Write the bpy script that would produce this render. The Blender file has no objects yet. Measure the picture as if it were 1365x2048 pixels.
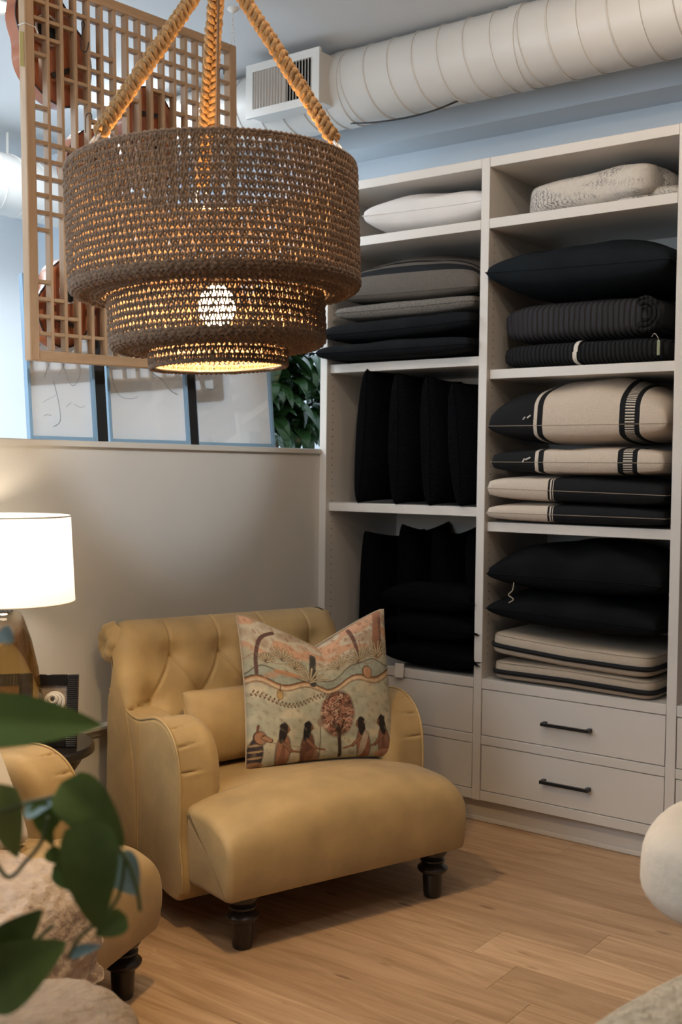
import bpy, bmesh, math, random
import numpy as np
from mathutils import Vector, Matrix, Euler
sc = bpy.context.scene
C = sc.collection
rad = math.radians
random.seed(7)

# ------------------------------------------------------------------ camera
YAW, PITCH, ROLL = 0.64053988, -0.03845852, 0.01167638
fwd = Vector((math.cos(YAW)*math.cos(PITCH), math.sin(YAW)*math.cos(PITCH), math.sin(PITCH)))
r0 = fwd.cross(Vector((0, 0, 1))).normalized(); u0 = r0.cross(fwd)
rgt = r0*math.cos(ROLL) + u0*math.sin(ROLL); upv = -r0*math.sin(ROLL) + u0*math.cos(ROLL)
cd = bpy.data.cameras.new('camera'); cam = bpy.data.objects.new('camera', cd); C.objects.link(cam)
CAM = Vector((-3.98401, -3.09453, 1.45085))
cam.matrix_world = Matrix(((rgt.x, upv.x, -fwd.x, CAM.x), (rgt.y, upv.y, -fwd.y, CAM.y), (rgt.z, upv.z, -fwd.z, CAM.z), (0, 0, 0, 1)))
cd.sensor_fit = 'VERTICAL'; cd.sensor_height = 36; cd.sensor_width = 24; cd.lens = 2237.475/2048*36
cd.clip_start = 0.05
cd.dof.use_dof = True; cd.dof.focus_distance = 3.35; cd.dof.aperture_fstop = 4.5
sc.camera = cam

# ------------------------------------------------------------------ world, lights, exposure
w = bpy.data.worlds.new('world'); sc.world = w; w.use_nodes = True
bg = w.node_tree.nodes['Background']; bg.inputs[0].default_value = (1.0, 0.90, 0.80, 1); bg.inputs[1].default_value = 0.105
sc.view_settings.view_transform = 'Standard'; sc.view_settings.look = 'None'
sc.view_settings.exposure = -0.22; sc.view_settings.gamma = 1.0; sc.view_settings.use_curve_mapping = False

def lamp(name, kind, loc, energy, color, target=None, **kw):
    l = bpy.data.lights.new(name, kind); l.energy = energy; l.color = color
    for k, v in kw.items(): setattr(l, k, v)
    o = bpy.data.objects.new(name, l); C.objects.link(o); o.location = loc
    if target is not None:
        o.rotation_euler = (Vector(target)-Vector(loc)).to_track_quat('-Z', 'Y').to_euler()
    return o
WARM = (1.0, 0.80, 0.60)
DAY = (0.74, 0.88, 1.0)
lamp('daylight_window', 'AREA', (-4.7, .55, 2.2), 125, DAY, (0.0, .5, 2.45), shape='RECTANGLE', size=3.6, size_y=1.9)
lamp('added_far_room_fill', 'AREA', (-1.6, 1.7, 3.25), 150, (.86, .94, 1.0), (-1.4, 2.1, 0), shape='RECTANGLE', size=3.4, size_y=.8)  # added area fill that brightens the far room, its own source unknown
lamp('track_lamp', 'POINT', (-0.80, -1.60, 3.10), 7, WARM, shadow_soft_size=0.03)
lamp('track_lamp.001', 'POINT', (-1.75, -1.75, 3.10), 26, WARM, shadow_soft_size=0.04)
lamp('track_lamp.002', 'POINT', (-3.1, -2.5, 3.10), 24, WARM, shadow_soft_size=0.04)
lamp('added_picture_fill', 'SPOT', (-1.62, -2.0, 3.10), 120, (.78, .90, 1.0), (-.98, .1, 1.80), spot_size=rad(31), spot_blend=.5, shadow_soft_size=0.03)  # added cool spot that brightens the sill pictures, no such fixture is known

# ------------------------------------------------------------------ helpers
def _new(name, parent):
    return name
def obj(name, V, F, mat, parent=None, smooth=True, uv=None, loc=None, rotz=None, sharp=42, kind=None, col=None):
    me = bpy.data.meshes.new(name)
    me.from_pydata([tuple(map(float, p)) for p in V], [], [tuple(map(int, f)) for f in F]); me.update()
    if smooth:
        me.polygons.foreach_set('use_smooth', [True]*len(me.polygons))
        if sharp: me.set_sharp_from_angle(angle=rad(sharp))
    if uv is not None:
        lay = me.uv_layers.new(name='UVMap'); uv = np.asarray(uv, dtype=np.float32)
        li = np.zeros(len(me.loops), dtype=np.int32); me.loops.foreach_get('vertex_index', li)
        lay.data.foreach_set('uv', uv[li].ravel())
    if col is not None:
        ca = me.color_attributes.new('print', 'FLOAT_COLOR', 'POINT'); ca.data.foreach_set('color', np.asarray(col, np.float32).ravel())
    if mat: me.materials.append(mat)
    o = bpy.data.objects.new(name, me); C.objects.link(o)
    if parent: o.parent = parent
    if loc is not None: o.location = loc
    if rotz is not None: o.rotation_euler = (0, 0, rotz)
    if kind: o['kind'] = kind
    return o
def tag(o, label, cat, group=None):
    o['label'] = label; o['category'] = cat
    if group: o['group'] = group
    return o
def thing(name, label, cat, loc=(0, 0, 0), rotz=0, group=None):
    o = bpy.data.objects.new(name, None); C.objects.link(o); o.empty_display_size = 0.1
    o.location = loc; o.rotation_euler = (0, 0, rotz); tag(o, label, cat, group); return o
def struct(o): o['kind'] = 'structure'; return o

class MB:
    def __init__(s): s.V = []; s.F = []
    def add(s, V, F):
        b = len(s.V); s.V += [tuple(p) for p in V]; s.F += [tuple(i+b for i in f) for f in F]; return s
    def box(s, lo, hi, rot=None, c=None):
        (x0, y0, z0), (x1, y1, z1) = lo, hi
        V = [(x0,y0,z0),(x1,y0,z0),(x1,y1,z0),(x0,y1,z0),(x0,y0,z1),(x1,y0,z1),(x1,y1,z1),(x0,y1,z1)]
        if rot is not None:
            cc = Vector(c) if c else Vector(((x0+x1)/2, (y0+y1)/2, (z0+z1)/2)); V = [tuple(rot @ (Vector(p)-cc) + cc) for p in V]
        return s.add(V, [(3,2,1,0),(4,5,6,7),(0,1,5,4),(1,2,6,5),(2,3,7,6),(3,0,4,7)])
    def tube(s, P, r, n=8, closed=False, caps=True):
        V, F = tube(P, r, n, closed, caps); return s.add(V, F)
    def lathe(s, prof, n=24, c=(0, 0, 0)):
        V = []; F = []
        for (rr, z) in prof:
            for k in range(n):
                a = 2*math.pi*k/n; V.append((c[0]+rr*math.cos(a), c[1]+rr*math.sin(a), c[2]+z))
        m = len(prof)
        for i in range(m-1):
            for k in range(n): F.append((i*n+k, i*n+(k+1) % n, (i+1)*n+(k+1) % n, (i+1)*n+k))
        if prof[0][0] > 1e-4: F.append(tuple(range(n-1, -1, -1)))
        if prof[-1][0] > 1e-4: F.append(tuple((m-1)*n+k for k in range(n)))
        return s.add(V, F)
    def obj(s, name, mat, parent=None, **k): return obj(name, s.V, s.F, mat, parent, **k)

def tube(P, r, n=8, closed=False, caps=True):
    P = np.asarray(P, float); m = len(P)
    R = np.full(m, r) if np.isscalar(r) else np.asarray(r, float)
    if closed: T = np.roll(P, -1, 0)-np.roll(P, 1, 0)
    else: T = np.gradient(P, axis=0)
    T /= (np.linalg.norm(T, axis=1, keepdims=True)+1e-12)
    up = np.array([0, 0, 1.0]) if abs(T[0][2]) < .9 else np.array([1.0, 0, 0])
    N = np.zeros_like(P); nn = np.cross(T[0], up); nn /= np.linalg.norm(nn); N[0] = nn
    for i in range(1, m):
        v = N[i-1]-T[i]*np.dot(N[i-1], T[i]); N[i] = v/(np.linalg.norm(v)+1e-12)
    B = np.cross(T, N)
    a = np.arange(n)*2*math.pi/n
    V = (P[:, None, :] + R[:, None, None]*(np.cos(a)[None, :, None]*N[:, None, :]+np.sin(a)[None, :, None]*B[:, None, :])).reshape(-1, 3)
    F = []
    for i in range(m if closed else m-1):
        j = (i+1) % m
        for k in range(n): F.append((i*n+k, i*n+(k+1) % n, j*n+(k+1) % n, j*n+k))
    if caps and not closed:
        F.append(tuple(range(n-1, -1, -1))); F.append(tuple((m-1)*n+k for k in range(n)))
    return [tuple(p) for p in V], F

def spline(pts, n, closed=False):
    P = np.asarray(pts, float); m = len(P); out = []
    segs = m if closed else m-1
    g = (lambda i: P[i % m]) if closed else (lambda i: P[min(max(i, 0), m-1)])
    for i in range(segs):
        p0, p1, p2, p3 = g(i-1), g(i), g(i+1), g(i+2)
        for k in range(n):
            t = k/n
            out.append(.5*((2*p1)+(-p0+p2)*t+(2*p0-5*p1+4*p2-p3)*t*t+(-p0+3*p1-3*p2+p3)*t**3))
    if not closed: out.append(P[-1])
    return np.array(out)

def bevbox(name, lo, hi, mat, parent=None, bev=0.002, seg=1, **k):
    bm = bmesh.new(); b = MB().box(lo, hi)
    vs = [bm.verts.new(p) for p in b.V]
    for f in b.F: bm.faces.new([vs[i] for i in f])
    if bev: bmesh.ops.bevel(bm, geom=list(bm.edges), offset=bev, segments=seg, affect='EDGES', profile=.5)
    bm.verts.index_update()
    V = [tuple(v.co) for v in bm.verts]; F = [tuple(v.index for v in f.verts) for f in bm.faces]; bm.free()
    return obj(name, V, F, mat, parent, **k)

def prism(prof, us, insets, disp=None, fan=False, wfun=None):
    """closed 2-D profile (v,z) swept along u; insets shrink the ring at each station"""
    P = np.asarray(prof, float); m = len(P)
    area = .5*np.sum(P[:, 0]*np.roll(P[:, 1], -1)-np.roll(P[:, 0], -1)*P[:, 1])
    if area < 0: P = P[::-1].copy()
    t = np.roll(P, -1, 0)-np.roll(P, 1, 0); t /= np.linalg.norm(t, axis=1, keepdims=True)+1e-9
    Nn = np.stack([t[:, 1], -t[:, 0]], 1)
    V = []; F = []; wt = np.ones(m) if wfun is None else wfun(P)
    for u, ins in zip(us, insets):
        Q = P-Nn*(ins*wt)[:, None]
        if disp is not None: Q = Q+Nn*disp(u, P)[:, None]
        for q in Q: V.append((u, q[0], q[1]))
    k = len(us)
    for i in range(k-1):
        for j in range(m): F.append((i*m+j, (i+1)*m+j, (i+1)*m+(j+1) % m, i*m+(j+1) % m))
    if fan:
        for e, uu in ((0, us[0]), (k-1, us[-1])):
            c_ = np.mean(np.array(V[e*m:(e+1)*m]), axis=0); ci = len(V); V.append(tuple(c_))
            for j in range(m): F.append((ci, e*m+j, e*m+(j+1) % m) if e == 0 else (ci, e*m+(j+1) % m, e*m+j))
    else:
        F.append(tuple(range(m))); F.append(tuple((k-1)*m+j for j in range(m-1, -1, -1)))
    return V, F
def stations(u0, u1, ra, rb, nb=5, nm=2):
    us = []; ins = []
    for i in range(nb):
        a = i/nb*math.pi/2; us.append(u0+ra*(1-math.sin(a)) if False else u0+ra*(1-math.cos(a))); ins.append(ra*(1-math.sin(a)))
    for i in range(nm+1): us.append(u0+ra+(u1-rb-u0-ra)*i/nm); ins.append(0)
    for i in range(nb-1, -1, -1):
        a = i/nb*math.pi/2; us.append(u1-rb*(1-math.cos(a))); ins.append(rb*(1-math.sin(a)))
    return us, ins

# ------------------------------------------------------------------ materials
MATS = {}
def mat(name, color=(.5, .5, .5), rough=.6, var=0, vscale=4, bump=0, bscale=60, metal=0, sheen=0, spec=.5, trans=0, emit=None, estr=0,
        ior=1.45, coat=0, subs=0, vcol2=None, detail=4, stretch=None, alpha=1):
    if name in MATS: return MATS[name]
    m = bpy.data.materials.new(name); m.use_nodes = True; nt = m.node_tree; N = nt.nodes; L = nt.links
    b = N['Principled BSDF']; I = b.inputs
    I['Base Color'].default_value = (*color, 1); I['Roughness'].default_value = rough; I['Metallic'].default_value = metal
    I['Specular IOR Level'].default_value = spec; I['IOR'].default_value = ior
    if sheen: I['Sheen Weight'].default_value = sheen; I['Sheen Roughness'].default_value = .5
    if trans: I['Transmission Weight'].default_value = trans
    if coat: I['Coat Weight'].default_value = coat; I['Coat Roughness'].default_value = .15
    if emit: I['Emission Color'].default_value = (*emit, 1); I['Emission Strength'].default_value = estr
    tc = N.new('ShaderNodeTexCoord'); src = tc.outputs['Object']
    if stretch:
        mp = N.new('ShaderNodeMapping'); mp.inputs['Scale'].default_value = stretch; L.new(src, mp.inputs[0]); src = mp.outputs[0]
    if var or vcol2:
        nz = N.new('ShaderNodeTexNoise'); nz.inputs['Scale'].default_value = vscale; nz.inputs['Detail'].default_value = detail; L.new(src, nz.inputs['Vector'])
        rp = N.new('ShaderNodeValToRGB'); L.new(nz.outputs['Fac'], rp.inputs[0])
        c1 = tuple(min(1, x*(1-var)) for x in color); c2 = vcol2 or tuple(min(1, x*(1+var)) for x in color)
        rp.color_ramp.elements[0].position = .3; rp.color_ramp.elements[0].color = (*c1, 1)
        rp.color_ramp.elements[1].position = .7; rp.color_ramp.elements[1].color = (*c2, 1)
        L.new(rp.outputs[0], I['Base Color'])
    if bump:
        nb = N.new('ShaderNodeTexNoise'); nb.inputs['Scale'].default_value = bscale; nb.inputs['Detail'].default_value = 3; L.new(src, nb.inputs['Vector'])
        bp = N.new('ShaderNodeBump'); bp.inputs['Strength'].default_value = bump; bp.inputs['Distance'].default_value = .01
        L.new(nb.outputs['Fac'], bp.inputs['Height']); L.new(bp.outputs[0], I['Normal'])
    MATS[name] = m; return m

M_wall = mat('cream_wall_paint', (.62, .60, .56), .55, var=.03, vscale=2, bump=.06, bscale=25)
M_ceil = mat('ceiling_paint', (.60, .61, .62), .7, bump=.08, bscale=12)
M_wallw = mat('pale_blue_white_wall_paint', (.56, .62, .68), .5, var=.03, vscale=1.5)
M_cab = mat('white_cabinet_paint', (.62, .585, .545), .35, var=.015, vscale=3)
M_trim = mat('trim_paint', (.60, .57, .52), .4)
M_duct = mat('white_duct_paint', (.56, .54, .51), .42, var=.03, vscale=3)
M_black = mat('black_metal', (.012, .012, .013), .35)
M_dark = mat('black_shadow_gap', (.01, .01, .01), .8)
M_leather = mat('mustard_leather', (.385, .264, .116), .55, var=.17, vscale=7, detail=9, bump=.08, bscale=220, sheen=.15)
M_leather2 = mat('tan_leather', (.385, .26, .115), .55, var=.16, vscale=8, bump=.05, bscale=160, sheen=.15)
M_leg = mat('ebonised_wood', (.012, .009, .008), .3, coat=.3)
M_pine = mat('pale_pine', (.30, .185, .10), .55, vcol2=(.39, .25, .148), vscale=6, detail=6, stretch=(8, 8, 1.0), bump=.05, bscale=30)
M_pineh = mat('pale_pine_crosswise', (.29, .18, .095), .55, vcol2=(.38, .24, .14), vscale=6, detail=6, stretch=(1.0, 8, 8), bump=.05, bscale=30)
M_jute = mat('brown_jute', (.205, .112, .056), .9, var=.5, vscale=160, detail=2, sheen=.2, bump=.6, bscale=700)
M_rope = mat('golden_jute_rope', (.33, .18, .07), .9, var=.35, vscale=120, detail=2, stretch=(1, 1, .3), bump=.5, bscale=350)
M_steel = mat('bright_steel', (.6, .6, .6), .25, metal=1)
M_guitar = mat('red_brown_lacquer', (.24, .062, .024), .22, vcol2=(.36, .11, .04), vscale=5, detail=6, stretch=(10, 1, 1), coat=.15)
M_guitar_d = mat('dark_brown_lacquer', (.15, .042, .02), .2, coat=.3)
M_rosew = mat('dark_rosewood', (.03, .015, .01), .4)
M_frame_sky = mat('black_frame_painted_sky_reflection', (.20, .32, .44), .25)  # frame is black; the blue-grey is sky reflection put into the colour
M_mat_white = mat('white_paper', (.84, .88, .92), .7)
M_glassy = bpy.data.materials.new('picture_glass'); M_glassy.use_nodes = True
_n = M_glassy.node_tree; _n.nodes.clear(); _o = _n.nodes.new('ShaderNodeOutputMaterial'); _t = _n.nodes.new('ShaderNodeBsdfTransparent'); _g = _n.nodes.new('ShaderNodeBsdfGlossy'); _g.inputs['Roughness'].default_value = .03
_m = _n.nodes.new('ShaderNodeMixShader'); _m.inputs[0].default_value = .10; _n.links.new(_t.outputs[0], _m.inputs[1]); _n.links.new(_g.outputs[0], _m.inputs[2]); _n.links.new(_m.outputs[0], _o.inputs[0])
M_leafd = mat('glossy_dark_green_leaf', (.03, .085, .03), .25, var=.35, vscale=9, coat=.3)
M_leafp = mat('green_vine_leaf', (.15, .23, .06), .4, var=.3, vscale=18)
M_leafbig = mat('broad_green_leaf', (.12, .185, .04), .4, var=.2, vscale=10)
M_leaf_highlight = mat('leaf_with_painted_bluish_highlight', (.34, .50, .55), .3, var=.2, vscale=18)  # bluish highlight of the pale leaves put into the leaf colour
M_leaflime = mat('lime_green_leaf', (.36, .44, .14), .4, var=.2, vscale=14)
M_stem = mat('green_stem', (.16, .20, .09), .5)
M_bark = mat('grey_bark', (.22, .17, .12), .85, var=.3, vscale=30, bump=.4, bscale=60)
M_shade = bpy.data.materials.new('white_lamp_shade_linen'); M_shade.use_nodes = True
_n = M_shade.node_tree; _n.nodes.clear(); _o = _n.nodes.new('ShaderNodeOutputMaterial'); _d = _n.nodes.new('ShaderNodeBsdfDiffuse'); _t = _n.nodes.new('ShaderNodeBsdfTranslucent'); _m = _n.nodes.new('ShaderNodeMixShader'); _m.inputs[0].default_value = .5
_d.inputs[0].default_value = (.85, .83, .78, 1); _t.inputs[0].default_value = (.92, .90, .84, 1); _n.links.new(_d.outputs[0], _m.inputs[1]); _n.links.new(_t.outputs[0], _m.inputs[2]); _n.links.new(_m.outputs[0], _o.inputs[0])
M_amber = mat('amber_glass', (.95, .62, .20), .04, trans=.9, ior=1.45, coat=.5)
M_clear = mat('clear_glass', (.98, .98, .97), .02, trans=1, ior=1.45)
M_cream = mat('cream_fleece', (.44, .35, .28), .95, var=.12, vscale=30, bump=1.0, bscale=45)
M_fleece = mat('beige_fleece', (.24, .175, .12), .95, var=.15, vscale=30, bump=1.0, bscale=38)
M_boucle = mat('beige_boucle', (.42, .355, .265), .95, var=.22, vscale=55, bump=1.0, bscale=70)
M_creaml = mat('cream_linen', (.55, .49, .41), .85, var=.05, vscale=6, bump=.25, bscale=40)
M_blackp = mat('black_linen', (.005, .0055, .0065), .9, var=.3, vscale=6, bump=.3, bscale=30, spec=.12)
M_blackf = mat('black_fur', (.0025, .0025, .003), .95, bump=1.0, bscale=110, spec=.05)
M_blackv = mat('black_velvet', (.0022, .0022, .0028), .95, spec=.05, bump=.3, bscale=60)
M_navy = mat('navy_black_cotton', (.007, .010, .013), .85, var=.25, vscale=5, bump=.3, bscale=22, spec=.15)
M_whitep = mat('white_cotton', (.66, .63, .61), .8, var=.04, vscale=5, bump=.3, bscale=14)
M_tagw = mat('white_card', (.62, .58, .52), .7)
M_bone = mat('white_plaster', (.55, .52, .47), .6)
M_tan = mat('tan_edge', (.25, .14, .06), .5)
M_bulb = mat('glowing_bulb', (1, .9, .7), .3, emit=(1.0, .66, .30), estr=720)
M_linenb = mat('natural_linen', (.42, .345, .265), .9, var=.08, vscale=40, stretch=(1, 8, 8), bump=.2, bscale=150)

def nodes_mat(name, rough=.85):
    m = bpy.data.materials.new(name); m.use_nodes = True; nt = m.node_tree
    b = nt.nodes['Principled BSDF']; b.inputs['Roughness'].default_value = rough; b.inputs['Specular IOR Level'].default_value = .25
    MATS[name] = m; return m, nt, b
def uv_socket(nt, which):
    uvn = nt.nodes.new('ShaderNodeUVMap'); s = nt.nodes.new('ShaderNodeSeparateXYZ'); nt.links.new(uvn.outputs[0], s.inputs[0]); return s.outputs[which]
def steps(nt, sock, stops):
    """constant colour ramp along a socket"""
    rp = nt.nodes.new('ShaderNodeValToRGB'); rp.color_ramp.interpolation = 'CONSTANT'; nt.links.new(sock, rp.inputs[0])
    e = rp.color_ramp.elements
    while len(e) > 1: e.remove(e[-1])
    e[0].position = stops[0][0]; e[0].color = (*stops[0][1], 1)
    for p, c in stops[1:]:
        x = e.new(p); x.color = (*c, 1)
    return rp.outputs[0]
def weave(nt, b, col, scale=140, amt=.25, dist=.004):
    nz = nt.nodes.new('ShaderNodeTexNoise'); nz.inputs['Scale'].default_value = scale; tc = nt.nodes.new('ShaderNodeTexCoord'); nt.links.new(tc.outputs['Object'], nz.inputs['Vector'])
    mx = nt.nodes.new('ShaderNodeMix'); mx.data_type = 'RGBA'; mx.blend_type = 'MULTIPLY'; mx.inputs[0].default_value = amt
    nt.links.new(col, mx.inputs[6]); nt.links.new(nz.outputs['Fac'], mx.inputs[7]); nt.links.new(mx.outputs[2], b.inputs['Base Color'])
    bp = nt.nodes.new('ShaderNodeBump'); bp.inputs['Strength'].default_value = .3; bp.inputs['Distance'].default_value = dist
    nt.links.new(nz.outputs['Fac'], bp.inputs['Height']); nt.links.new(bp.outputs[0], b.inputs['Normal'])
LIN = (.60, .51, .42); BLK = (.006, .0065, .008); GRY = (.13, .11, .092); BONE = (.62, .55, .46)
m, nt, b = nodes_mat('linen_with_black_stripes')
base = steps(nt, uv_socket(nt, 0), [(0, BLK), (.265, BONE), (.285, BLK), (.315, LIN), (.735, BONE), (.742, BLK), (.85, BONE), (.858, LIN)])
dm = nt.nodes.new('ShaderNodeMath'); dm.operation = 'MULTIPLY'; dm.inputs[1].default_value = 64; nt.links.new(uv_socket(nt, 1), dm.inputs[0])
fr = nt.nodes.new('ShaderNodeMath'); fr.operation = 'FRACT'; nt.links.new(dm.outputs[0], fr.inputs[0])
gt = nt.nodes.new('ShaderNodeMath'); gt.operation = 'GREATER_THAN'; gt.inputs[1].default_value = .5; nt.links.new(fr.outputs[0], gt.inputs[0])
inb = steps(nt, uv_socket(nt, 0), [(0, (0, 0, 0)), (.772, (1, 1, 1)), (.822, (0, 0, 0))])
mu = nt.nodes.new('ShaderNodeMath'); mu.operation = 'MULTIPLY'; nt.links.new(gt.outputs[0], mu.inputs[0]); nt.links.new(inb, mu.inputs[1])
mx = nt.nodes.new('ShaderNodeMix'); mx.data_type = 'RGBA'; nt.links.new(mu.outputs[0], mx.inputs[0]); nt.links.new(base, mx.inputs[6]); mx.inputs[7].default_value = (*BONE, 1)
weave(nt, b, mx.outputs[2]); M_stripe = m
m, nt, b = nodes_mat('linen_and_black_halves')
weave(nt, b, steps(nt, uv_socket(nt, 0), [(0, LIN), (.355, BLK), (.366, LIN), (.374, BLK), (.38, LIN), (.385, BLK)])); M_half = m
m, nt, b = nodes_mat('charcoal_wool_with_black_bands')
weave(nt, b, steps(nt, uv_socket(nt, 1), [(0, GRY), (.105, BLK), (.150, GRY), (.178, BLK), (.20, GRY)]), scale=220, amt=.55); M_greyband = m
M_grey = mat('charcoal_wool', (.115, .10, .085), .95, var=.35, vscale=160, bump=.3, bscale=160)
def ribbed(name, col, freq, axis=0, var=.0):
    m, nt, b = nodes_mat(name, .9); b.inputs['Base Color'].default_value = (*col, 1)
    tc = nt.nodes.new('ShaderNodeTexCoord'); wv = nt.nodes.new('ShaderNodeTexWave'); wv.bands_direction = 'XYZ'[axis]
    wv.inputs['Scale'].default_value = freq; wv.inputs['Distortion'].default_value = 1.5; wv.inputs['Detail'].default_value = 1; nt.links.new(tc.outputs['Object'], wv.inputs['Vector'])
    bp = nt.nodes.new('ShaderNodeBump'); bp.inputs['Strength'].default_value = .8; bp.inputs['Distance'].default_value = .012
    nt.links.new(wv.outputs['Fac'], bp.inputs['Height']); nt.links.new(bp.outputs[0], b.inputs['Normal']); return m
M_quilt = ribbed('charcoal_channel_quilt', (.030, .028, .032), 14)
M_quilt2 = ribbed('black_matelasse_quilt', (.010, .011, .013), 18)
# white quilt with sketchy grey leaves
m, nt, b = nodes_mat('white_quilt_with_grey_leaf_sketch')
tc = nt.nodes.new('ShaderNodeTexCoord')
mp = nt.nodes.new('ShaderNodeMapping'); mp.inputs['Rotation'].default_value = (0, 0, .6); mp.inputs['Scale'].default_value = (1, 2.4, 2.4); nt.links.new(tc.outputs['Object'], mp.inputs[0])
n1 = nt.nodes.new('ShaderNodeTexNoise'); n1.inputs['Scale'].default_value = 5.5; n1.inputs['Detail'].default_value = 3; nt.links.new(mp.outputs[0], n1.inputs['Vector'])
n2 = nt.nodes.new('ShaderNodeTexWave'); n2.inputs['Scale'].default_value = 22; n2.inputs['Distortion'].default_value = 9; n2.inputs['Detail'].default_value = 3; n2.inputs['Detail Scale'].default_value = 2; nt.links.new(mp.outputs[0], n2.inputs['Vector'])
g1 = nt.nodes.new('ShaderNodeMapRange'); g1.inputs[1].default_value = .50; g1.inputs[2].default_value = .62; nt.links.new(n1.outputs['Fac'], g1.inputs[0])
g2 = nt.nodes.new('ShaderNodeMapRange'); g2.inputs[1].default_value = .50; g2.inputs[2].default_value = .68; nt.links.new(n2.outputs['Fac'], g2.inputs[0])
mu = nt.nodes.new('ShaderNodeMath'); mu.operation = 'MULTIPLY'; nt.links.new(g1.outputs[0], mu.inputs[0]); nt.links.new(g2.outputs[0], mu.inputs[1])
mx = nt.nodes.new('ShaderNodeMix'); mx.data_type = 'RGBA'; nt.links.new(mu.outputs[0], mx.inputs[0]); mx.inputs[6].default_value = (.60, .56, .51, 1); mx.inputs[7].default_value = (.24, .23, .23, 1)
weave(nt, b, mx.outputs[2], scale=60, amt=.2, dist=.01); M_floral = m
# printed cushion: colours are stored on the mesh
m, nt, b = nodes_mat('printed_linen', .9)
ca = nt.nodes.new('ShaderNodeVertexColor'); ca.layer_name = 'print'; weave(nt, b, ca.outputs[0], scale=170, amt=.25); M_print = m
# oak planks: tone differs from plank to plank
m, nt, b = nodes_mat('oak_plank', .42); b.inputs['Specular IOR Level'].default_value = .35
oi = nt.nodes.new('ShaderNodeObjectInfo'); ge = nt.nodes.new('ShaderNodeNewGeometry')
ad = nt.nodes.new('ShaderNodeVectorMath'); ad.operation = 'MULTIPLY_ADD'; ad.inputs[1].default_value = (7, .55, 7)
nt.links.new(ge.outputs['Position'], ad.inputs[0])
sx = nt.nodes.new('ShaderNodeMath'); sx.operation = 'MULTIPLY'; sx.inputs[1].default_value = 60; nt.links.new(oi.outputs['Random'], sx.inputs[0]); nt.links.new(sx.outputs[0], ad.inputs[2])
g = nt.nodes.new('ShaderNodeTexNoise'); g.inputs['Scale'].default_value = 3.2; g.inputs['Detail'].default_value = 8; g.inputs['Roughness'].default_value = .65; g.inputs['Distortion'].default_value = 1.2; nt.links.new(ad.outputs[0], g.inputs['Vector'])
gr = nt.nodes.new('ShaderNodeValToRGB'); nt.links.new(g.outputs['Fac'], gr.inputs[0])
gr.color_ramp.elements[0].position = .30; gr.color_ramp.elements[0].color = (.37, .225, .12, 1); gr.color_ramp.elements[1].position = .62; gr.color_ramp.elements[1].color = (.60, .41, .255, 1)
rr = nt.nodes.new('ShaderNodeValToRGB'); nt.links.new(oi.outputs['Random'], rr.inputs[0])
rr.color_ramp.elements[0].color = (.62, .58, .54, 1); rr.color_ramp.elements[1].color = (1.0, 1.0, 1.0, 1)
mx = nt.nodes.new('ShaderNodeMix'); mx.data_type = 'RGBA'; mx.blend_type = 'MULTIPLY'; mx.inputs[0].default_value = .8; nt.links.new(gr.outputs[0], mx.inputs[6]); nt.links.new(rr.outputs[0], mx.inputs[7])
# knots: sparse dark streaks
kn = nt.nodes.new('ShaderNodeTexVoronoi'); kn.inputs['Scale'].default_value = 1.0
am = nt.nodes.new('ShaderNodeVectorMath'); am.operation = 'MULTIPLY_ADD'; am.inputs[1].default_value = (9, 2.6, 9); nt.links.new(ge.outputs['Position'], am.inputs[0]); nt.links.new(sx.outputs[0], am.inputs[2]); nt.links.new(am.outputs[0], kn.inputs['Vector'])
km = nt.nodes.new('ShaderNodeMapRange'); km.inputs[1].default_value = .05; km.inputs[2].default_value = .10; km.inputs[3].default_value = .7; km.inputs[4].default_value = 0; nt.links.new(kn.outputs['Distance'], km.inputs[0])
m2 = nt.nodes.new('ShaderNodeMix'); m2.data_type = 'RGBA'; nt.links.new(km.outputs[0], m2.inputs[0]); nt.links.new(mx.outputs[2], m2.inputs[6]); m2.inputs[7].default_value = (.12, .06, .028, 1)
nt.links.new(m2.outputs[2], b.inputs['Base Color'])
bp = nt.nodes.new('ShaderNodeBump'); bp.inputs['Strength'].default_value = .08; bp.inputs['Distance'].default_value = .003; nt.links.new(g.outputs['Fac'], bp.inputs['Height']); nt.links.new(bp.outputs[0], b.inputs['Normal'])
M_oak = m

# ------------------------------------------------------------------ room shell
CEIL = 3.31
fl = struct(MB().box((-6, -6, -.06), (.62, .0, -.016)).obj('floor', M_dark, smooth=False))
rng = random.Random(3)
PW, PT = .19, .016
i = 0; x = .065
plank_cache = {}
while x > -4.4:
    y = .0 - rng.uniform(0, .9) + .0
    ys = [0.0]
    while ys[-1] > -5.2: ys.append(ys[-1]-(rng.uniform(.5, 1.9) if len(ys) == 1 else rng.choice((1.5, 1.8, 2.1))))
    for a, c in zip(ys[:-1], ys[1:]):
        L = round(a-c-.0005, 4); key = L
        if key not in plank_cache:
            o = bevbox('plank', (-PW/2+.0002, -L/2, -PT), (PW/2-.0002, L/2, 0), M_oak, fl, bev=.0007, smooth=False); plank_cache[key] = o.data
        else:
            o = bpy.data.objects.new('plank', plank_cache[key]); C.objects.link(o); o.parent = fl
        o.location = (x-PW/2, (a+c)/2, 0)
    x -= PW
struct(MB().box((-6, .16, -.06), (.7, 2.9, 0)).obj('floor_far_room', M_wallw, smooth=False))
struct(MB().box((-6, -6, CEIL), (.8, 3.0, CEIL+.1)).obj('ceiling', M_ceil, smooth=False))
struct(MB().box((.6, -5.5, 0), (.75, 2.95, CEIL)).obj('wall_right', M_wallw, smooth=False))
struct(MB().box((.40, -5.5, 2.985), (.6, 2.9, CEIL)).obj('trim_1', M_wallw, smooth=False))       # beam under the duct
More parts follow.
